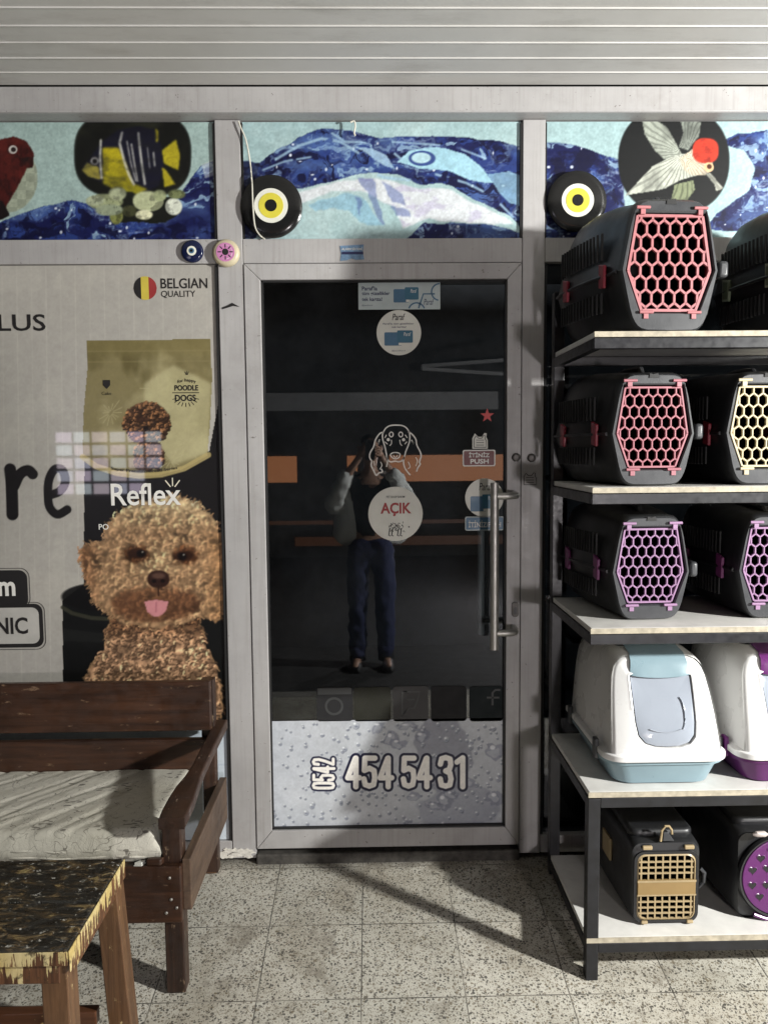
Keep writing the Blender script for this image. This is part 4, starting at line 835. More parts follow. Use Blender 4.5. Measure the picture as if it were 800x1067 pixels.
# ================================================================== RACK
RX0, RX1, RY0, RY1 = .630, 1.46, -.582, -.075
SHZ = [1.847, 1.409, 1.002, .513, .064]
rack = thing('display_rack', (1.04, -.33, fz(-.33)), 'black steel display rack with five white boards beside the door', 'rack')
for x in (RX0 + .018, RX1 - .018):
    MB().box(x - .018, x + .018, RY1 - .036, RY1, fz(RY1), 2.05).build('post', 'rackm', rack, bevel=.002)
    MB().box(x - .018, x + .018, RY0 - .001, RY0 + .034, fz(RY0), SHZ[3] - .02).build('post', 'rackm', rack, bevel=.002)
for k, z in enumerate(SHZ):
    bz = z - .018; m = MB()
    m.box(RX0 + .004, RX1 - .004, RY0 + .003, RY1 - .037, bz + .002, z)
    o = m.build('shelf_board', 'board' if k else 'board', rack, bevel=.001)
    e = MB(); e.box(RX0 + .0005, RX1 - .0005, RY0 - .0012, RY0 + .0028, bz + .002, z - .0008); e.build('edge_band', 'edge', o)
    f = MB(); h = .030
    if k < 3:
        f.box(RX0, RX1, RY0, RY0 + .025, bz - h, bz); f.box(RX0, RX0 + .025, RY0 + .026, RY1 - .037, bz - h, bz); f.box(RX1 - .025, RX1, RY0 + .026, RY1 - .037, bz - h, bz); f.box(RX0 + .026, RX1 - .026, RY1 - .06, RY1 - .037, bz - h, bz)
    else:
        f.box(RX0 + .037, RX1 - .037, RY0, RY0 + .03, bz - h, bz); f.box(RX0, RX0 + .03, RY0 + .036, RY1 - .037, bz - h, bz); f.box(RX1 - .03, RX1, RY0 + .036, RY1 - .037, bz - h, bz); f.box(RX0 + .037, RX1 - .037, RY1 - .06, RY1 - .037, bz - h, bz)
    f.build('shelf_frame', 'rackm', rack, bevel=.0015)

# ------------------------------------------------------------------ pet carriers
def ssr(hx, z0, z1, zs, half, n=14, bt=.74, tp=.76, r=.25):
    """half outline of a carrier section; half=-1 lower (seam-left, under, seam-right), +1 upper. hx = half width at the seam height zs"""
    pts = []
    for i in range(n + 1):
        t = i / n
        if half < 0: a = math.pi + math.pi * t
        else: a = math.pi - math.pi * t
        c, s_ = math.cos(a), math.sin(a)
        e = .30
        x = math.copysign(abs(c) ** e, c) * hx; v = math.copysign(abs(s_) ** e, s_)
        if v < 0: z = zs + v * (zs - z0); x *= 1 - (1 - bt) * (-v)
        else: z = zs + v * (z1 - zs); x *= 1 - (1 - tp) * v
        pts.append((x, z))
    return pts
def doorhalf(hx, hxt, hxb, z0, z1, zs, half, n=14):
    """barrel shaped door opening, same number of points"""
    if half > 0: poly = [(-hx, zs), (-hxt, z1), (hxt, z1), (hx, zs)]
    else: poly = [(-hx, zs), (-hxb, z0), (hxb, z0), (hx, zs)]
    L = [0]
    for a, b in zip(poly[:-1], poly[1:]): L.append(L[-1] + math.dist(a, b))
    # keep corners: share points over the three sides
    out = []; ks = [0, 4, 10, 14]
    for s_ in range(3):
        for i in range(ks[s_], ks[s_ + 1]):
            t = (i - ks[s_]) / (ks[s_ + 1] - ks[s_]); out.append((poly[s_][0] * (1 - t) + poly[s_ + 1][0] * t, poly[s_][1] * (1 - t) + poly[s_ + 1][1] * t))
    out.append(poly[3]); return out
def clip_seg(a, b, poly):
    """part of a segment inside a convex polygon (counter-clockwise)"""
    t0, t1 = 0.0, 1.0; d = (b[0] - a[0], b[1] - a[1]); n = len(poly)
    for i in range(n):
        p, q = poly[i], poly[(i + 1) % n]; nx, nz = -(q[1] - p[1]), q[0] - p[0]
        num = nx * (a[0] - p[0]) + nz * (a[1] - p[1]); den = nx * d[0] + nz * d[1]
        if abs(den) < 1e-12:
            if num < 0: return None
        else:
            t = -num / den
            if den > 0: t0 = max(t0, t)
            else: t1 = min(t1, t)
    if t0 >= t1 - 1e-4: return None
    return (a[0] + d[0] * t0, a[1] + d[1] * t0), (a[0] + d[0] * t1, a[1] + d[1] * t1)
def make_carrier(label, loc, W, H, grille_mat, tab_mat, cell, rz=0, group='black pet carriers with honeycomb doors', L=.43, rear=1.22, tall=1.08, hd=None):
    o = thing('pet_carrier', loc, label, 'pet carrier', group, rz)
    hx = W / 2; zs = H * .46
    # door
    dhx = hx * .86; dt, db = hx * .68, hx * .57; d0, d1 = H * .145, H * .885
    st = [(0, .955, .985), (.012, .99, 1.0), (.05, 1.0, 1.0), (.12, 1.0 + (rear - 1) * .45, 1 + (tall - 1) * .5), (.24, 1 + (rear - 1) * .85, tall), (.34, rear, tall), (.40, rear * .97, 1 + (tall - 1) * .4), (L, rear * .86, .86)]
    for half, nm in ((-1, 'lower_shell'), (1, 'upper_shell')):
        m = MB(); rg = []
        for y, sx, szz in st:
            rg.append([(x, y * 1.0, z) for x, z in ssr(hx * sx, 0 if half < 0 else 0, H * szz, zs, half)])
        if half > 0:
            rg2 = rg
        m.rings(rg, mi=0); m.cap(rg[-1])
        o2 = m.build(nm, 'shell', o, local=True, smooth=True)
        f = MB(); outer = rg[0]; ins = [(x, 0, z) for x, z in doorhalf(dhx, dt, db, d0, d1, zs, half)]
        mid = [((a[0] * .15 + b[0] * .85), .0, (a[2] * .15 + b[2] * .85)) for a, b in zip(outer, ins)]
        bulge = [(a[0] * .97, -.010, zs + (a[2] - zs) * .97) for a in outer]
        inn = [(b[0] * 1.03, -.010, zs + (b[2] - zs) * 1.03) for b in ins]; deep = [(b[0], .030, b[2]) for b in ins]
        f.rings([[(a[0] * 1.0, .02, a[2]) for a in rg[1]], outer, bulge, inn, [(b[0], -.006, b[2]) for b in ins], deep])
        f.build('front_rim', 'shellg', o, local=True, smooth=True)
    # seam lip
    for s_ in (-1, 1): MB().tube([(s_ * hx * sx * 1.005, y, zs) for y, sx, _ in st[1:]], .0055, 8).build('seam_lip', 'shell', o, local=True, smooth=True)
    # ventilation slots along both flanks
    for s_ in (-1, 1):
        for za, zb in ((zs + H * .13, zs + H * .34), (zs - H * .28, zs - H * .12)):
            m = MB()
            for k in range(14):
                y = .09 + k * .019; sx = np.interp(y, [q[0] for q in st], [q[1] for q in st]); x = s_ * hx * sx
                m.box(min(x * .97, x * 1.0035), max(x * .97, x * 1.0035), y, y + .0055, za, zb)
            m.build('vent_slots', 'matte', o, local=True)
    # coloured side clips
    for s_ in (-1, 1):
        for y in (.085, .30):
            sx = np.interp(y, [q[0] for q in st], [q[1] for q in st]); m = MB(); x = s_ * hx * sx
            pr = [(y - .020, zs - .036), (y + .018, zs - .030), (y + .020, zs + .040), (y - .022, zs + .030)]
            b = len(m.v)
            for xx in (x - .004 * s_, x + .006 * s_): m.v += [(xx, a, c) for a, c in pr]
            m.f += [(3, 2, 1, 0), (4, 5, 6, 7)] + [(i, (i + 1) % 4, 4 + (i + 1) % 4, 4 + i) for i in range(4)]; m.mi += [0] * 6
            c = m.build('side_clip', tab_mat, o, local=True, bevel=.003)
            if tab_mat == 'green': rr2 = MB(); rr2.rings([[(x + .007 * s_, a, cc) for a, cc in pr + pr[:1]], [(x + .007 * s_, y + (a - y) * .8, zs + (cc - zs) * .8) for a, cc in pr + pr[:1]]]); rr2.build('clip_rim', 'greenr', c, local=True)
    # front latch on the right, top notch
    m = MB(); m.box(hx * .95, hx * 1.15, -.012, .028, zs - .018, zs + .028); m.build('latch', 'shellg', o, local=True, bevel=.009, seg=3, smooth=True)
    m = MB(); m.prism_y([(-.016, H * .945), (.014, H * .945), (.010, H * .985), (-.004, H * .975), (-.014, H * .985)], -.0125, -.009); m.build('top_catch', 'matte', o, local=True)
    m = MB(); zt = H * (1 + (tall - 1) * .7); m.tube([(0, .08, H * .99), (0, .09, zt + .002), (0, .13, zt + .006), (0, .21, zt + .008), (0, .25, zt + .004), (0, .26, H * tall * .99)], .009, 8); m.build('handle', 'shell', o, local=True, smooth=True)
    # honeycomb door
    poly = [(-dhx * .93, zs), (-db * .93, d0 + .007), (db * .93, d0 + .007), (dhx * .93, zs), (dt * .93, d1 - .007), (-dt * .93, d1 - .007)]
    m = MB(); bw = cell * .19; yb = (-.003, .006)
    n = len(poly)
    for i in range(n):
        a, b = poly[i], poly[(i + 1) % n]; m.bar((a[0], .0015, a[1]), (b[0], .0015, b[1]), .011, bw * 1.2, up=(-(b[1] - a[1]), 0, b[0] - a[0]))
    sx_, sz_ = cell, cell * 1.52 * .75; q = cell * 1.52 / 2
    seen = set()
    for r_ in range(-14, 15):
        for c_ in range(-12, 13):
            cx = c_ * sx_ + (sx_ / 2 if r_ % 2 else 0); cz = zs + r_ * sz_
            V = [(cx, cz + q), (cx + sx_ / 2, cz + q / 2), (cx + sx_ / 2, cz - q / 2), (cx, cz - q)]
            for a, b in zip(V[:-1], V[1:]):
                s2 = clip_seg(a, b, poly)
                if s2: a2, b2 = s2; m.bar((a2[0], .0015, a2[1]), (b2[0], .0015, b2[1]), .009, bw, up=(-(b2[1] - a2[1]), 0, b2[0] - a2[0]))
    g = m.build('door_grille', grille_mat, o, local=True, bevel=.0012, seg=1)
    for sx, z in ((-1, d1 + .006), (1, d1 + .006), (-1, d0 - .006), (1, d0 - .006)):
        x = sx * (dt if z > zs else db) * .82; m = MB(); m.tube([(x - .020, -.015, z + .006), (x + .020, -.015, z + .006)], .0045, 8); m.box(x - .007, x + .007, -.014, .004, z - .012, z + .006)
        m.build('hinge_pin', grille_mat, g, local=True, bevel=.001)
    return o
make_carrier('large black carrier with salmon pink honeycomb door on the top board', (.850, -.545, SHZ[0] + .001), .298, .372, 'pink', 'red', .0335, rz=rad(3.5), rear=1.36)
make_carrier('large black carrier with grey green clip, right end of the top board', (1.335, -.56, SHZ[0] + .001), .298, .372, 'pink', 'green', .0335, rz=rad(0), rear=1.26)
make_carrier('black carrier with pink honeycomb door on the second board', (.822, -.515, SHZ[1] + .001), .262, .330, 'coral', 'red', .0275, rz=rad(3), rear=1.32, tall=1.06)
make_carrier('black carrier with cream honeycomb door on the second board', (1.158, -.515, SHZ[1] + .001), .262, .330, 'cream', 'red', .0275, rear=1.2, tall=1.03)
make_carrier('black carrier with lilac honeycomb door, above the teal litter box', (.838, -.475, SHZ[2] + .001), .252, .318, 'lilac', 'magenta', .0265, rz=rad(2.5), rear=1.27, tall=1.05)
make_carrier('black carrier with lilac honeycomb door, above the purple litter box', (1.222, -.475, SHZ[2] + .001), .252, .318, 'lilac', 'magenta', .0265, rear=1.2, tall=1.03)

# ------------------------------------------------------------------ litter boxes
def rr2(hx, y0, y1, r, z, n=5):
    return [(x, y, z) for x, y in rrect(-hx, hx, y0, y1, r, n)]
def litter(label, loc, tray, clips):
    o = thing('litter_box', loc, label, 'litter box', 'hooded litter boxes on the rack')
    m = MB(); m.rings([rr2(.140, .02, .425, .05, 0), rr2(.147, .012, .433, .055, .004), rr2(.172, -.004, .448, .06, .066), rr2(.186, -.012, .456, .065, .068), rr2(.187, -.012, .456, .065, .078), rr2(.17, 0, .445, .06, .079)], close=True); m.cap(rr2(.140, .02, .425, .05, 0))
    m.build('tray', tray, o, local=True, smooth=True)
    # hood: front plate leaning back, sides lofted towards the rear
    def fy(z): return -.010 + .100 * (max(0, z - .10) / .265) ** 1.25
    SIL = [(.165, .080), (.161, .14), (.156, .21), (.150, .27), (.143, .315), (.134, .341), (.118, .359), (.094, .369), (.0, .373)]
    sil = [(-x, z) for x, z in SIL] + [(x, z) for x, z in reversed(SIL[:-1])]
    def sec(k, y, dz_, w_): return [(x * w_, fy(z) * (1 - k) + y * k, .08 + (z - .08) * dz_) for x, z in sil]
    rg = [sec(0, 0, 1, 1), sec(.05, .12, 1.004, 1.012), sec(.35, .16, 1.03, 1.03), sec(.75, .24, 1.04, 1.05), sec(1, .36, 1.03, 1.06), sec(1, .425, .99, 1.04), sec(1, .44, .93, .98)]
    m = MB(); m.rings(rg[1:]); m.cap(rg[-1]); hood = m.build('hood', 'white', o, local=True, smooth=True)
    C0 = (0, .215)
    def rayhit(poly, a):
        d = (math.cos(a), math.sin(a)); best = 0
        for (ax, az), (bx, bz) in zip(poly, poly[1:] + poly[:1]):
            ex, ez = bx - ax, bz - az; den = d[0] * ez - d[1] * ex
            if abs(den) < 1e-12: continue
            t = ((ax - C0[0]) * ez - (az - C0[1]) * ex) / den; u = ((ax - C0[0]) * d[1] - (az - C0[1]) * d[0]) / den
            if t > best and -1e-6 <= u <= 1 + 1e-6: best = t
        return (C0[0] + d[0] * best, C0[1] + d[1] * best)
    opn = [(-.094, .318), (-.092, .25), (-.090, .19), (-.084, .152), (-.066, .131), (-.036, .122), (0, .120)]
    opn = opn + [(-x, z) for x, z in reversed(opn[:-1])] + [(.05, .322), (0, .323), (-.05, .322)]
    AN = [2 * math.pi * i / 120 for i in range(120)]
    O_ = [rayhit(sil, a) for a in AN]; I_ = [rayhit(opn, a) for a in AN]
    def mixp(t, yo, sc=1): return [((a[0] * (1 - t) + b[0] * t) * sc, fy(a[1] * (1 - t) + b[1] * t) + yo, a[1] * (1 - t) + b[1] * t) for a, b in zip(O_, I_)]
    f = MB(); f.rings([mixp(0, .012, 1.004), mixp(.05, .003), mixp(.16, -.003), mixp(.75, -.005), mixp(.90, -.010), mixp(.97, -.009), mixp(1, -.002), mixp(1, .03)], close=True)
    f.build('hood_front', 'white', hood, local=True, smooth=True)
    # flared foot of the hood
    b = MB(); q = [(-.160, .430)] + [(-.120 - .040 * math.cos(t), .028 - .040 * math.sin(t)) for t in np.linspace(0, math.pi / 2, 8)] + [(.120 + .040 * math.sin(t), .028 - .040 * math.cos(t)) for t in np.linspace(0, math.pi / 2, 8)] + [(.160, .430)]; q2 = [(-.188, .440)] + [(-.128 - .060 * math.cos(t), .034 - .060 * math.sin(t)) for t in np.linspace(0, math.pi / 2, 8)] + [(.128 + .060 * math.sin(t), .034 - .060 * math.cos(t)) for t in np.linspace(0, math.pi / 2, 8)] + [(.188, .440)]
    b.rings([[(x, y, .118) for x, y in q], [(x * 1.04, y - .004, .104) for x, y in q], [(x, y, .099) for x, y in q2], [(x, y, .0815) for x, y in q2], [(x * .9, y + .01, .0812) for x, y in q2]])
    b.build('hood_lip', 'white', hood, local=True, smooth=True, bevel=.002)
    # coloured insert above the flap
    c = MB(); rgs = []
    for z, hxx in ((.312, .090), (.325, .090), (.345, .088), (.360, .086)): rgs.append([(x, fy(z) - .0125 + (.006 if abs(x) > .088 else 0), z - (.006 * (1 - (x / .08) ** 2) if z < .32 else 0) + .006 * (z < .32)) for x in np.linspace(-hxx, hxx, 11)])
    rgs.append([(x, fy(.372) + .004, .3785) for x in np.linspace(-.084, .084, 11)]); rgs.append([(x, .165, .3915) for x in np.linspace(-.082, .082, 11)])
    c.rings(rgs); c.build('top_insert', tray, hood, local=True, smooth=True)
    # see-through flap
    v = MB(); fp = [rayhit([(x * .97, .225 + (z - .225) * .97) for x, z in opn], a) for a in AN]
    v.rings([[(x, fy(z) - .004, z) for x, z in fp], [(C0[0] + (x - C0[0]) * .9, fy(z) - .006, C0[1] + (z - C0[1]) * .9) for x, z in fp], [(C0[0] + (x - C0[0]) * .4, fy(C0[1] + (z - C0[1]) * .4) - .006, C0[1] + (z - C0[1]) * .4) for x, z in fp]], close=True)
    v.cap([(C0[0] + (x - C0[0]) * .4, fy(C0[1] + (z - C0[1]) * .4) - .006, C0[1] + (z - C0[1]) * .4) for x, z in fp]); fl_ = v.build('flap', 'vis', o, local=True, smooth=True)
    h = MB(); h.tube([(.046 + .014 * math.cos(a), fy(.215 + .045 * math.sin(a)) - .0085, .215 + .045 * math.sin(a)) for a in np.linspace(-1.3, 1.3, 9)], .0022, 6); h.build('flap_ridge', 'vis', fl_, local=True, smooth=True)
    h = MB(); h.tube([(x, fy(.165) - .0085, .163 + 4 * x * x) for x in np.linspace(-.05, .045, 9)], .0018, 6); h.build('flap_ridge', 'vis', fl_, local=True, smooth=True)
    # grey lid with carry handle
    l = MB(); l.prism(rrect(-.10, .10, .170, .36, .03), .375, .3935); ld = l.build('lid', 'lid', o, local=True, bevel=.006)
    l = MB(); l.tube([(.07 * math.cos(a), .245 + .042 * math.sin(a), .396) for a in np.linspace(0, 2 * math.pi, 26)], .008, 8); l.build('handle', plain('grey handle', (.16, .16, .15), .45), ld, local=True, smooth=True)
    for s_ in (-1, 1):
        for y in (.075, .37):
            b = MB(); x = s_ * .190; b.box(min(x - .006, x + .008), max(x - .006, x + .008), y - .014, y + .016, .060, .122); b.build('clip', clips, o, local=True, bevel=.004)
    return o
litter('white hooded litter box with pale teal tray and smoky flap', (.872, -.545, SHZ[3] + .001), 'teal', 'lid')
litter('white hooded litter box with deep purple tray', (1.272, -.545, SHZ[3] + .001), 'purple', 'purple')

# ------------------------------------------------------------------ the two carriers on the lowest board
def box_carrier(label, loc, W, H, L):
    o = thing('pet_carrier', loc, label, 'pet carrier')
    def sec(y, s_, zt, n=5): return [(x * s_, y, z) for x, z in rrect(-W / 2, W / 2, 0.0, zt, .032, n)]
    m = MB(); rg = [sec(.0, .93, H * .80), sec(.012, .97, H * .82), sec(.06, 1.0, H * .825), sec(L * .6, 1.06, H * .82), sec(L - .04, 1.06, H * .81), sec(L, .94, H * .76)]
    rg = [[(x * (1 - .12 * max(0, .5 - z / H)), y, z) for x, y, z in r_] for r_ in rg]
    m.rings(rg, close=True); m.cap(rg[-1]); m.build('shell', 'shell', o, local=True, smooth=True)
    m = MB(); m.prism(rrect(-W * .45, W * .45, .03, L - .05, .03), H * .79, H * .885); m.build('top_lid', 'shell', o, local=True, bevel=.012, seg=3, smooth=True)
    m = MB(); m.prism(rrect(-W * .47, W * .47, .01, L - .03, .03), H * .76, H * .79); m.build('lid_rim', 'shell', o, local=True, bevel=.006, smooth=True)
    return o, rg
# gold grid door
o, rg = box_carrier('small black carrier with gold grid door on the lowest board', (.889, -.515, SHZ[4] + .001), .222, .318, .42)
m = MB(); q = rrect(-.099, .099, .006, .232, .03); q2 = rrect(-.090, .090, .014, .224, .025); m.rings([[(x, -.004, z) for x, z in q + q[:1]], [(x, -.010, z) for x, z in q + q[:1]], [(x, -.010, z) for x, z in q2 + q2[:1]], [(x, .02, z) for x, z in q2 + q2[:1]]]); m.rings([rg[0] + rg[0][:1], [(x, -.004, z) for x, z in q + q[:1]]]) ; m.build('front_rim', 'shell', o, local=True)
m = MB(); hw = .088
m.rings([[(x, -.008, z) for x, z in q2 + q2[:1]], [(x * .95, -.012, .119 + (z - .119) * .955) for x, z in q2 + q2[:1]], [(x * .93, -.004, .119 + (z - .119) * .94) for x, z in q2 + q2[:1]]])
for k in range(8): x = -.077 + .022 * k; m.bar((x, -.007, .018), (x, -.007, .220), .004, .0048, up=(1, 0, 0))
for z in (.036, .054, .072, .163, .181, .199):
    for k in range(8): x = -.088 + .022 * k; dz_ = 0; m.bar((x, -.0075, z + dz_), (x + .022, -.0075, z + dz_), .004, .0048)
g = m.build('door_grid', 'gold', o, local=True)
m = MB(); m.box(-.089, .089, -.014, -.004, .094, .143); m.build('door_band', 'tan', g, local=True, bevel=.002)
m = MB(); m.box(-.09, .09, -.0155, -.0135, .137, .143); m.box(-.09, .09, -.0155, -.0135, .094, .0985); m.build('band_trim', 'gold', g, local=True)
for x in (-.06, .068): m = MB(); m.box(x - .016, x + .014, -.016, -.006, .240, .252); m.build('catch', 'gold', o, local=True, bevel=.003)
for x in (-.066, .074): m = MB(); m.box(x - .010, x + .010, -.016, -.006, .004, .014); m.build('catch', 'gold', o, local=True, bevel=.003)
m = MB(); m.tube([(-.018, -.004, .262), (-.016, -.006, .295), (-.006, -.006, .310), (.006, -.006, .310), (.014, -.006, .298), (.015, -.006, .285)], .0038, 8); m.build('wire_handle', 'gold', o, local=True, smooth=True)
m = MB(); m.prism_y([(-.012, .262), (.024, .262), (.004, .290), (-.010, .290)], -.006, .012); m.build('handle_foot', 'shellg', o, local=True, bevel=.002)
m = MB(); m.tube([(.112, .02, .10), (.124, .015, .12), (.125, .01, .15), (.112, .012, .165)], .006, 8); m.build('latch', 'shellg', o, local=True, smooth=True)
m = MB(); m.box(-.121, -.112, .16, .24, .11, .185); m.build('side_clip', 'gold', o, local=True, bevel=.003)
# purple heart door
o, rg = box_carrier('black carrier with purple door pierced by hearts, lowest board', (1.252, -.50, SHZ[4] + .001), .29, .345, .42)
EL = [(.125 * math.cos(t), .135 + .125 * math.sin(t)) for t in np.linspace(0, 2 * math.pi, 45)]
m = MB(); m.rings([[(x * 1.08, -.002, .135 + (z - .135) * 1.08) for x, z in EL], [(x * 1.05, -.012, .135 + (z - .135) * 1.05) for x, z in EL], [(x, -.010, z) for x, z in EL], [(x, .03, z) for x, z in EL]]); R0 = rg[0] + rg[0][:1]
m.build('front_rim', 'shell', o, local=True, smooth=True)
m = MB(); m.cap([(x, .006, z) for x, z in rrect(-.13, .13, 0.004, .27, .03)]); m.build('front_panel', 'shell', o, local=True)
m = MB(); m.prism_y([(x * .985, .135 + (z - .135) * .985) for x, z in EL[:-1]], -.012, -.002); d = m.build('door_panel', 'purple', o, local=True, bevel=.003)
def heart(cx, cz, r_, n=20): return [(cx + r_ * .0625 * 16 * math.sin(t) ** 3, cz + r_ * .0625 * (13 * math.cos(t) - 5 * math.cos(2 * t) - 2 * math.cos(3 * t) - math.cos(4 * t))) for t in np.linspace(2 * math.pi, 0, n, endpoint=False)]
hb, hr = MB(), MB()
for i, (cx, cz) in enumerate([(-.092, .16), (-.068, .198), (-.036, .222), (-.048, .165), (-.092, .112), (-.048, .112), (-.068, .075), (-.025, .06), (0, .195), (0, .14), (0, .09), (.045, .112), (.045, .165), (.068, .2), (.09, .14), (.068, .08), (.03, .05), (.036, .226)]):
    hb.prism_y(heart(cx, cz, .0125), -.0128, -.0122); q = heart(cx, cz, .0155); q2 = heart(cx, cz, .0125); hr.rings([[(x, -.0123, z) for x, z in q + q[:1]], [(x, -.0135, z) for x, z in q2 + q2[:1]]])
hb.build('heart_holes', 'matte', d, local=True); hr.build('heart_rims', 'purple', d, local=True)
for x in (-.075, .075): m = MB(); m.tube([(x - .022, -.016, .276), (x - .012, -.019, .279), (x + .012, -.019, .279), (x + .022, -.016, .276)], [.004, .009, .009, .004], 10); m.build('catch', plain('pale catch', (.45, .40, .38), .4), o, local=True, smooth=True)
m = MB(); m.tube([(-.085, -.012, .018), (-.05, -.016, .006), (-.02, -.014, .004)], .006, 8); m.build('door_lug', 'purple', d, local=True, smooth=True)

# ================================================================== BENCH
bench = thing('wooden_bench', (-1.2, -.35, fz(-.35)), 'dark stained plank bench with worn arm, in front of the poodle poster', 'bench')
BX = -1.95
MB().box(BX, -.562, -.137, -.112, .5515, .727).build('back_board', 'wood_x', bench, bevel=.004)
MB().box(BX, -.578, -.137, -.112, .405, .5215).build('back_board', 'wood_x', bench, bevel=.004)
for x in (-.602, -1.93): MB().box(x, x + .046, -.111, -.070, .02, .724).build('back_post', 'wood_z', bench, bevel=.003)
MB().box(-.612, -.572, -.069, -.028, fz(-.05), .30).build('rear_leg', 'raw_z', bench, bevel=.003)
MB().box(-1.93, -1.89, -.069, -.028, fz(-.05), .30).build('rear_leg', 'raw_z', bench, bevel=.003)
for x in (-.614, -1.93): MB().box(x, x + .056, -.601, -.548, fz(-.575), .470).build('front_post', 'wood_z', bench, bevel=.004)
MB().box(BX, -.555, -.625, -.602, .163, .334).build('front_apron', 'wood_x', bench, bevel=.004)
MB().box(-.5565, -.531, -.606, -.045, .190, .345).build('side_board', 'board_y', bench, bevel=.003)
MB().box(BX, -.616, -.60, -.14, .306, .332).build('seat_board', 'wood_x', bench)
m = MB(); L_, T_ = [], []
stn = [(-.655, -.606, -.532, .493), (-.62, -.606, -.528, .500), (-.56, -.603, -.526, .507), (-.49, -.598, -.530, .512), (-.43, -.586, -.534, .517), (-.36, -.577, -.534, .525), (-.25, -.572, -.529, .540), (-.06, -.566, -.520, .563)]
rr3 = []
for y, a, b, z in stn: rr3.append([(a, y, z - .034), (b, y, z - .034), (b, y, z), (a, y, z)])
m.rings(rr3, close=True); m.cap(rr3[0]); m.cap(rr3[-1]); m.build('arm_rest', 'wood_y', bench, bevel=.005)
m = MB()
for z, x in ((.30, -.588), (.21, -.57), (.235, -.585), (.195, -.60)): m.lathe_y((x, z), [(.0045, -.6252), (.0045, -.627), (.002, -.628), (0, -.628)], 10)
m.build('screw', 'steel', bench)
# thin mattress
g = 3; nx, nyy = 150, 60
xs = np.linspace(BX + .02, -.628, nx); us = np.linspace(0, 1, nyy)
prof = []
for u in us:
    s_ = u * (.107 + .425)
    if s_ < .067: y, z = -.592 - .012 * math.sin(s_ / .067 * 3.14), .334 + s_
    elif s_ < .107: a = (s_ - .067) / .04 * math.pi / 2; y, z = -.592 + .026 * (1 - math.cos(a)), .401 + .024 * math.sin(a)
    else: y = -.566 + (s_ - .107); z = .425 - .008 * ((y + .566) / .43) ** 1.2
    prof.append((y, z))
mm = MB(); rings_ = []
for i, x in enumerate(xs):
    e = min(1, (xs[-1] - x) / .03); edge = math.sqrt(max(0, 1 - (1 - e) ** 2)); row = []
    for j, (y, z) in enumerate(prof):
        xa, ya = np.array([x]), np.array([y])
        wr = fbm(xa * 1.5 + ya * 1.1, ya * 1.5 - xa * .5, 6, 2, 1)[0] - .5
        d1 = np.clip(1 - abs(fbm(xa * 2.2 - ya * 1.7, (ya + xa * .8) * .22, 8, 2, 5)[0] - .5) * 8, 0, 1)
        zz = z + (.005 * wr - .006 * d1 * (.75 if x < -.80 else .1)) * (1 if z > .41 else .35); yy = y + (0.006 * wr if z < .41 else 0)
        if z > .36: zz = .36 + (zz - .36) * (.55 + .45 * edge)
        row.append((x + .012 * (1 - e) * math.sin((z - .33) * 40), yy, zz))
    rings_.append(row)
mm.rings(rings_); last = rings_[-1]; mm.cap(last + [(last[-1][0], last[-1][1], .334)])
def m_cushion():
    n = N('floral mattress cloth'); o = n.obj()
    b = n.ramp(n.noise(7, 6, .6), [(.3, (.46, .44, .37)), (.7, (.60, .58, .51))])
    a = n.noise(15, 1.2, .4, None, 1.6); l1 = n.math('LESS_THAN', n.math('ABSOLUTE', n.math('SUBTRACT', a, .47)), .0065)
    a2 = n.noise(11, 1, .4, n.map((1, 1.3, 1)), 2.4); l2 = n.math('LESS_THAN', n.math('ABSOLUTE', n.math('SUBTRACT', a2, .55)), .0045)
    # leaf sprays
    v = n.new('ShaderNodeTexVoronoi'); v.inputs['Scale'].default_value = 9; n.link(n.map((1, 1.25, 0)), v.inputs['Vector'])
    near = n.math('LESS_THAN', v.outputs['Distance'], .36); w_ = n.new('ShaderNodeTexVoronoi'); w_.inputs['Scale'].default_value = 80; n.link(n.map((.45, 1.2, 0)), w_.inputs['Vector'])
    lf = n.math('MULTIPLY', near, n.math('LESS_THAN', w_.outputs['Distance'], .36)); sp = n.new('ShaderNodeSeparateColor'); n.link(v.outputs['Color'], sp.inputs[0]); lf = n.math('MULTIPLY', lf, n.math('GREATER_THAN', sp.outputs[0], .3))
    m_ = n.math('MAXIMUM', n.math('MULTIPLY', n.math('MAXIMUM', l1, l2), n.ramp(n.noise(6, 2), [(.40, (0,) * 3), (.54, (.9,) * 3)])), lf)
    c = n.mix(n.math('MULTIPLY', m_, .85), b, (.10, .09, .08))
    dirt = n.ramp(n.noise(3.5, 6, .6), [(.5, (0,) * 3), (.75, (.5,) * 3)]); c = n.mix(dirt, c, (.36, .33, .24))
    n.base(c).rough(.9); n.bump(n.math('ADD', n.noise(420, 2), n.math('MULTIPLY', n.noise(38, 4, .6), 2.2)), .5, .0022); return n.m
M['cloth'] = m_cushion()
cu = thing('seat_mattress', (-1.2, -.36, .334), 'thin off white floral mattress lying on the wooden bench', 'mattress')
mm.build('cover', 'cloth', cu, smooth=True)
mm = MB()
for z in (.352, .372): mm.tube([(x, -.602 - .003 * math.sin(x * 60), z + .003 * math.sin(x * 23)) for x in np.linspace(BX + .05, -.637, 60)], .0035, 6)
mm.build('piping', 'cloth', cu, smooth=True)
t = thing('scrap_block', (-.622, -.612, .3345), 'small dark wood scrap lying on the bench apron', 'scrap')
m = MB(); m.prism([(-.655, -.622), (-.612, -.623), (-.606, -.606), (-.648, -.6035)], .3345, .354); m.build('block', 'wood_x', t, bevel=.004)
t = thing('paper_tag', (-.675, -.612, .3345), 'folded white paper tag lying on the bench apron', 'tag')
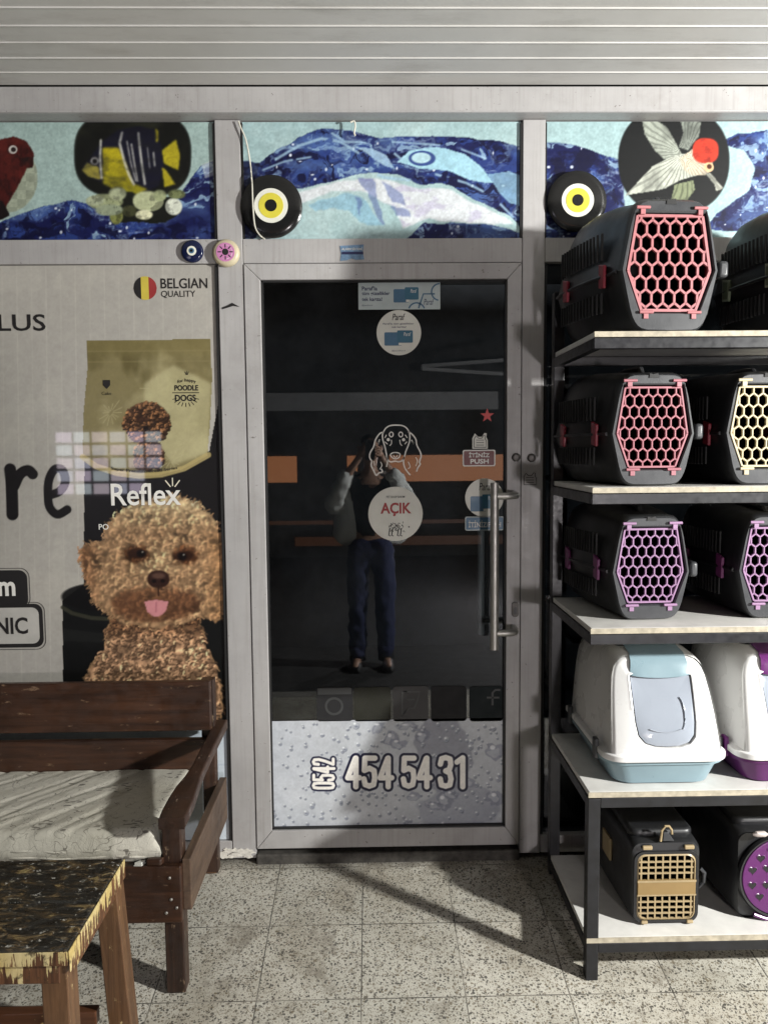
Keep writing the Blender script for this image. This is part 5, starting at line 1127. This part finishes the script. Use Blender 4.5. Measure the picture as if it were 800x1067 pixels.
m = MB(); m.prism([(-.690, -.6215), (-.668, -.6225), (-.660, -.605), (-.676, -.604)], .3345, .337); m.prism([(-.688, -.619), (-.669, -.620), (-.662, -.606), (-.675, -.605)], .3375, .344); m.build('sheet', 'pwhite', t)

# ================================================================== STOOL
def m_stooltop():
    n = N('worn stool top'); v = n.map((2.6, 5.5, 6)); a = n.noise(6, 9, .74, v, .9); b = n.noise(26, 6, .7, n.map((1, 2.4, 1)))
    c = n.ramp(a, [(.30, (.010, .009, .007)), (.50, (.016, .014, .009)), (.56, (.055, .038, .018)), (.61, (.15, .10, .045)), (.66, (.30, .235, .10)), (.71, (.34, .27, .12)), (.78, (.06, .052, .03))])
    c = n.mix(n.ramp(b, [(.60, (0,) * 3), (.68, (.85,) * 3)]), c, (.33, .30, .22)); c = n.mix(n.ramp(n.noise(55, 4, .7), [(.63, (0,) * 3), (.67, (1,) * 3)]), c, (.50, .49, .44))  # the finest pale specks are glints painted into the worn top
    n.base(c).rough(n.ramp(b, [(.35, (.22,) * 3), (.65, (.6,) * 3)])); n.bump(n.math('ADD', a, n.math('MULTIPLY', b, .6)), 1.0, .009); return n.m
def m_stooledge():
    n = N('dripped stool edge'); v = n.map((30, 30, 3)); a = n.noise(2.4, 7, .65, v, .3); o = n.obj(); sx = n.new('ShaderNodeSeparateXYZ'); n.link(o, sx.inputs[0])
    h = n.math('ADD', a, n.math('MULTIPLY', sx.outputs[2], 3.2))
    c = n.ramp(h, [(.36, (.05, .022, .010)), (.44, (.30, .18, .06)), (.52, (.60, .48, .20)), (.70, (.66, .57, .30)), (.86, (.12, .09, .04))])
    n.base(c).rough(.5); n.bump(a, .6, .004); return n.m
ST_Z = .452
st = thing('wooden_stool', (-.90, -.98, fz(-.98)), 'worn low wooden stool with flaking black top and yellow drip stained edge', 'stool')
TX0, TX1, TY0, TY1 = -1.16, -.662, -1.165, -.79
m = MB(); m.box(TX0, TX1, TY0, -.987, ST_Z - .030, ST_Z); m.box(TX0, TX1, -.983, TY1, ST_Z - .030, ST_Z)
top = m.build('top', [m_stooltop()], st, bevel=.006, seg=3)
def m_front():
    n = N('dripped stool apron'); v = n.map((34, 34, 2.2)); a = n.noise(2.2, 7, .65, v, .3); o = n.obj(); sx = n.new('ShaderNodeSeparateXYZ'); n.link(o, sx.inputs[0])
    # object origin is the stool foot; the top edge sits near z = .57
    up = n.math('MULTIPLY', n.math('SUBTRACT', sx.outputs[2], .498), 9)
    h = n.math('ADD', n.math('ADD', n.math('MULTIPLY', n.math('SUBTRACT', a, .5), 3.4), up), n.math('MULTIPLY', n.math('SUBTRACT', n.noise(9, 5, .7), .5), 1.6))
    c0 = n.ramp(n.noise(3, 6, .6, n.map((24, 24, 2))), [(.3, (.035, .014, .007)), (.7, (.16, .07, .03))])
    dr = n.ramp(n.noise(14, 5), [(.35, (.46, .35, .13)), (.65, (.60, .50, .26))])
    c = n.mix(n.ramp(h, [(.34, (0,) * 3), (.44, (1,) * 3)]), c0, dr)
    c = n.mix(n.ramp(n.noise(38, 5, .7), [(.55, (0,) * 3), (.64, (.9,) * 3)]), c, (.035, .024, .012))
    n.base(c).rough(.5); n.bump(a, .5, .003); return n.m
ed = m_front()
AZ0, AZ1 = .372, ST_Z - .0305
for nm, bx in (('apron', (TX0 + .02, TX1 - .02, TY0 + .004, TY0 + .026)), ('apron', (TX0 + .02, TX1 - .02, TY1 - .03, TY1 - .008)), ('apron', (TX1 - .028, TX1 - .005, TY0 + .027, TY1 - .031)), ('apron', (TX0 + .005, TX0 + .028, TY0 + .027, TY1 - .031))):
    MB().box(*bx, AZ0, AZ1).build(nm, ed, st, bevel=.003)
# drip stained nosing round the top
m = MB(); zz = ST_Z - .001
m.box(TX1 + .0005, TX1 + .004, TY0, TY1, ST_Z - .052, ST_Z - .003); m.box(TX0, TX1, TY0 - .004, TY0 - .0005, ST_Z - .034, ST_Z - .003); m.build('edge_strip', ed, st, bevel=.0012)
for (x, y, dx, dy) in ((TX1 - .035, TY0 + .035, .012, -.012), (TX1 - .030, TY1 - .035, .03, .012), (TX0 + .035, TY0 + .035, -.012, -.012), (TX0 + .035, TY1 - .035, -.012, .012)):
    m = MB(); z0 = fz(y + dy); hw = .029; a = [(x - hw, y - hw), (x + hw, y - hw), (x + hw, y + hw), (x - hw, y + hw)]
    m.rings([[(px + dx, py + dy, z0) for px, py in a], [(px, py, AZ1 - .0005) for px, py in a]], close=True); m.cap([(px + dx, py + dy, z0) for px, py in a]); m.cap([(px, py, AZ1 - .0005) for px, py in a]); m.build('leg', 'stool_z', st, bevel=.003)
m = MB(); m.box(TX0 + .07, TX1 - .07, TY1 - .05, TY1 - .02, .02, .06); m.build('stretcher', 'stool_x', st, bevel=.003)
m = MB(); m.box(TX1 - .045, TX1 - .02, TY0 + .07, TY1 - .07, -.01, .03); m.build('stretcher', 'stool_x', st, bevel=.003)

# ================================================================== behind the panes of the right window
iz = thing('wall_shelf', (1.3, .28, 1.30), 'pale wall shelf seen through the dark window behind the rack', 'shelf')
m = MB(); m.box(.72, 2.2, .16, .40, 1.395, 1.412); m.build('board', 'pwhite', iz); m = MB(); m.box(.74, .76, .2, .42, .3, 1.9); m.box(2.1, 2.12, .2, .42, .3, 1.9); m.build('bracket', 'rackm', iz)
for k, (x, mt, lb) in enumerate(((1.00, 'pgreen', 'green food packet'), (1.14, 'pwhite', 'first white food packet'), (1.23, 'pwhite', 'second white food packet'), (1.32, 'pwhite', 'third white food packet'))):
    m = MB(); m.prism_y(rrect(x - (.055 if k == 0 else .036), x + (.055 if k == 0 else .036), 1.413, 1.53, .006), .19, .225); o = m.build('food_packet', mt, bevel=.008)
    tag(o, ['green food packet standing on the pale shelf behind the window', 'white food packet standing next to the green packet', 'white food packet in the middle of the pale shelf', 'white food packet, farthest right on the pale shelf'][k], 'packet', 'packets on the shelf behind the window')
t = thing('plastic_crate', (1.16, .22, .80), 'blue plastic crate behind the window between the litter boxes', 'crate')
m = MB()
for z in (.80, .845, .89, .935): m.box(1.02, 1.32, .14, .152, z, z + .022)
for x in (1.02, 1.09, 1.16, 1.23, 1.308): m.box(x, x + .012, .139, .15, .80, .957)
m.box(1.02, 1.032, .153, .40, .80, .957); m.box(1.308, 1.32, .153, .40, .80, .957); m.box(1.02, 1.32, .40, .41, .80, .957); m.build('basket', 'crate', t)
m = MB(); m.box(.77, 2.09, .13, .45, .775, .797); m.build('board', 'rackm', iz)

# ================================================================== ACROSS THE STREET (seen mirrored in the door)
bl = thing('building', (0, -9.3, -.27), 'dark low building across the street with orange lit window strips', 'building')
MB().box(-14, 14, -9.8, -9.3, -.27, 5.2).build('wall', 'wall', bl)
MB().box(-7, 2.0, -9.3, -9.2, 2.14, 2.42).build('canopy_band', 'pale', bl, bevel=.01); MB().box(2.001, 7, -9.3, -9.2, 2.14, 2.42).build('canopy_band', 'wall', bl, bevel=.01)
m = MB(); m.bar((.8, -8.9, 2.78), (4.5, -7.9, 2.92), .05, .05); m.bar((.8, -8.9, 2.74), (4.2, -8.9, 2.50), .05, .05); m.bar((.8, -8.9, 2.76), (1.0, -9.25, 2.76), .05, .05); m.build('awning_arm', 'pale', bl)
orange = m_emit('orange lit pane', (1, .38, .15), 1.35); dim = m_emit('dim orange pane', (1, .36, .14), .16)
for a, b in ((-1.75, -1.15), (-.36, -.20), (.30, 2.6)): MB().box(a, b, -9.3, -9.27, 1.03, 1.44).build('lit_window', orange, bl)
for a, b, z0, z1 in ((-1.2, 2.2, .02, .16), (-1.6, 2.2, .36, .42)): MB().box(a, b, -9.3, -9.28, z0, z1).build('lit_window', dim, bl)
sg = thing('lit_sign_panel', (-3.75, -8.3, .9), 'lit shop display of small pale violet tiles across the street', 'sign')
mm = MB(); mm.box(-4.55, -2.95, -8.36, -8.33, .90, 1.86); mm.build('backboard', 'black', sg)
for i in range(6):
    for j in range(5):
        if i == 5 and j < 2: continue
        x = -4.48 + .255 * i; z = .93 + .185 * j
        hue = ((.95, .80, 1.0), (.80, .82, 1.0), (1, .86, .95), (.86, .95, 1.0))[(i * 3 + j) % 4]
        MB().box(x, x + .215, -8.33, -8.315, z, z + .145).build('lit_tile', bpy.data.materials.get('tile%d' % ((i * 3 + j) % 4)) or m_emit('tile%d' % ((i * 3 + j) % 4), hue, 6.5), sg)
MB().box(-4.4, -4.34, -8.36, -8.33, -.27, .9).build('leg', 'black', sg); MB().box(-3.16, -3.10, -8.36, -8.33, -.27, .9).build('leg', 'black', sg)

# ------------------------------------------------------------------ the photographer (mirrored in the door)
PX, PYY, PF = .0, -3.08, -.159
per = thing('person', (PX, PYY, PF), 'person in open grey jacket, black shirt and blue trousers holding up a phone', 'person')
def skin(name, chains, mat, parent, sub=1, root=0):
    me = bpy.data.meshes.new(name); V, E_, Rr = [], [], []; idx = {}
    for ch in chains:
        prev = None
        for (x, y, z, r) in ch:
            k = (round(x, 4), round(y, 4), round(z, 4))
            if k not in idx: idx[k] = len(V); V.append((x, y, z)); Rr.append(r)
            if prev is not None and prev != idx[k]: E_.append((prev, idx[k]))
            prev = idx[k]
    me.from_pydata(V, E_, []); o = bpy.data.objects.new(name, me); COL.objects.link(o)
    md = o.modifiers.new('skin', 'SKIN'); md.use_smooth_shade = True
    for i, r in enumerate(Rr):
        r = r if isinstance(r, tuple) else (r, r); me.skin_vertices[0].data[i].radius = r; me.skin_vertices[0].data[i].use_root = (i == root)
    if sub: sb = o.modifiers.new('sub', 'SUBSURF'); sb.levels = sub; sb.render_levels = sub
    if mat in ('jacket', 'jeans', 'tee'):
        tx = bpy.data.textures.get('cloth_folds') or bpy.data.textures.new('cloth_folds', 'CLOUDS'); tx.noise_scale = .07; tx.noise_depth = 2
        sb.levels = sb.render_levels = 3; dm = o.modifiers.new('folds', 'DISPLACE'); dm.texture = tx; dm.texture_coords = 'LOCAL'; dm.strength = .045; dm.mid_level = .5
    me.materials.append(M[mat]); o.parent = parent; return o
F0 = .05
def leg(s, k=1.0, foot=True):
    a = [(0, 0, .96, (.155 * k, .11 * k)), (.095 * s, .0, .88, .088 * k), (.105 * s, .015, .52, .062 * k), (.11 * s, -.015, .12, .046 * k)]
    if foot: a += [(.112 * s, -.01, .06, .042), (.125 * s, .10, .035, .036), (.13 * s, .18, .03, .026)]
    return a
def arm(s, k=1.0, end=True):
    a = [(0, -.01, 1.43, (.11 * k, .08 * k)), (.175 * s, -.01, 1.44, .060 * k), (.275 * s, .07, 1.25, .048 * k), (.17 * s, .19, 1.50, .037 * k)]
    if end: a += [(.085 * s, .235, 1.62, .027)]
    return a
sp = [(0, 0, .96, (.155, .11)), (0, .01, 1.12, (.135, .095)), (0, .0, 1.30, (.155, .10)), (0, -.01, 1.43, (.11, .08)), (0, .0, 1.53, .05), (0, .015, 1.60, .058), (0, .025, 1.70, (.078, .092)), (0, .02, 1.78, (.06, .075))]
chains = [sp, leg(-1), leg(1), arm(-1), arm(1)]
for s in (-1, 1):
    w0 = (.085 * s, .235, 1.62, .027); pm = (.072 * s, .262, 1.665, .026); chains.append([w0, pm])
    for k, ln in enumerate((.9, 1.05, 1.0, .8)):
        b0 = (.066 * s, .285, 1.645 + .019 * k, .0095); b1 = (.050 * s, .300 , 1.647 + .0195 * k, .0088); b2 = (.030 * s * (1.6 - .6 * ln), .303, 1.648 + .0195 * k, .0078)
        chains.append([pm, b0, b1, b2])
    chains.append([pm, (.062 * s, .258, 1.642, .0105), (.045 * s, .268, 1.632, .009)])
body = skin('body', chains, 'skin', per)
# face and ears
m = MB(); m.lathe_y((0, 0), [(0, 0)], 3) if False else None
m = MB(); m.tube([(0, .110, 1.705), (0, .128, 1.675), (0, .112, 1.665)], [.008, .013, .009], 8); m.build('nose', 'skin', per, local=True, smooth=True)
for s in (-1, 1):
    m = MB(); m.tube([(.030 * s - .011, .103, 1.705), (.030 * s + .011, .103, 1.705)], [.006, .006], 8); m.build('eye', 'eyek', per, local=True)
    m = MB(); m.tube([(.079 * s, .02, 1.665), (.086 * s, .015, 1.69), (.082 * s, .015, 1.715)], [.008, .014, .010], 8); m.build('ear', 'skin', per, local=True, smooth=True)
m = MB(); m.tube([(-.022, .103, 1.638), (0, .110, 1.637), (.022, .103, 1.638)], .005, 6); m.build('mouth', plain('lips', (.3, .12, .1), .5), per, local=True, smooth=True)
skin('hair', [[(0, -.03, 1.66, (.07, .062)), (0, -.01, 1.75, (.083, .09)), (0, .01, 1.795, (.066, .08))]], 'hair', per)
skin('trousers', [[(0, 0, 1.06, (.16, .118)), (0, 0, .96, (.172, .126)), (-.095, .0, .88, .104), (-.105, .015, .52, .082), (-.11, -.012, .14, .070), (-.11, .005, .055, .064)], [(0, 0, .96, (.172, .126)), (.095, .0, .88, .104), (.105, .015, .52, .082), (.11, -.012, .14, .070), (.11, .005, .055, .064)]], 'jeans', per, root=1)
skin('shirt', [[(0, 0, .98, (.168, .122)), (0, .01, 1.12, (.150, .108)), (0, .0, 1.30, (.172, .118)), (0, -.01, 1.43, (.15, .11)), (0, -.005, 1.515, .070)], [(0, -.01, 1.43, (.15, .11)), (.17, -.01, 1.43, .074), (.23, .03, 1.33, .066)], [(0, -.01, 1.43, (.15, .11)), (-.17, -.01, 1.43, .074), (-.23, .03, 1.33, .066)]], 'tee', per)
for s in (-1, 1):
    skin('jacket_half', [[(.150 * s, -.005, .93, (.095, .165)), (.142 * s, -.005, 1.12, (.090, .155)), (.140 * s, -.012, 1.30, (.080, .145)), (.11 * s, -.015, 1.44, (.060, .095)), (.05 * s, -.03, 1.50, (.040, .060))], [(.11 * s, -.015, 1.44, (.060, .095)), (.195 * s, -.01, 1.43, .088), (.30 * s, .07, 1.22, .082), (.19 * s, .185, 1.47, .066), (.15 * s, .205, 1.54, .054)]], 'jacket', per)
    m = MB(); m.tube([(.112 * s, -.012, .05), (.111 * s, -.014, .10), (.110 * s, -.014, .19)], [.066, .062, .062], 14); m.build('sock', 'tee', per, local=True, smooth=True)
    m = MB()
    rg = []
    for y, wd, h in ((-.06, .036, .05), (-.02, .042, .085), (.04, .044, .075), (.12, .048, .05), (.18, .040, .042), (.205, .022, .03)): rg.append([(.125 * s + wd * x_, y, .003 + h * z_) for x_, z_ in ((-1, 0), (1, 0), (1, .5), (.6, .95), (-.6, .95), (-1, .5))])
    m.rings(rg, close=True); m.cap(rg[0]); m.cap(rg[-1]); m.build('shoe', 'shoe', per, local=True, smooth=True, bevel=.004)
ph = thing('phone', (0, -2.772, 1.50), 'black phone held up in front of the face in both hands', 'phone')
m = MB(); m.prism_y(rrect(-.037, .037, 1.45, 1.60, .008), -2.781, -2.772); m.build('phone_body', 'black', ph, bevel=.002)
m = MB(); m.prism_y(rrect(-.034, .034, 1.454, 1.596, .006), -2.7822, -2.7812); m.build('screen', m_emit('phone screen', (.8, .85, 1), .5), ph)
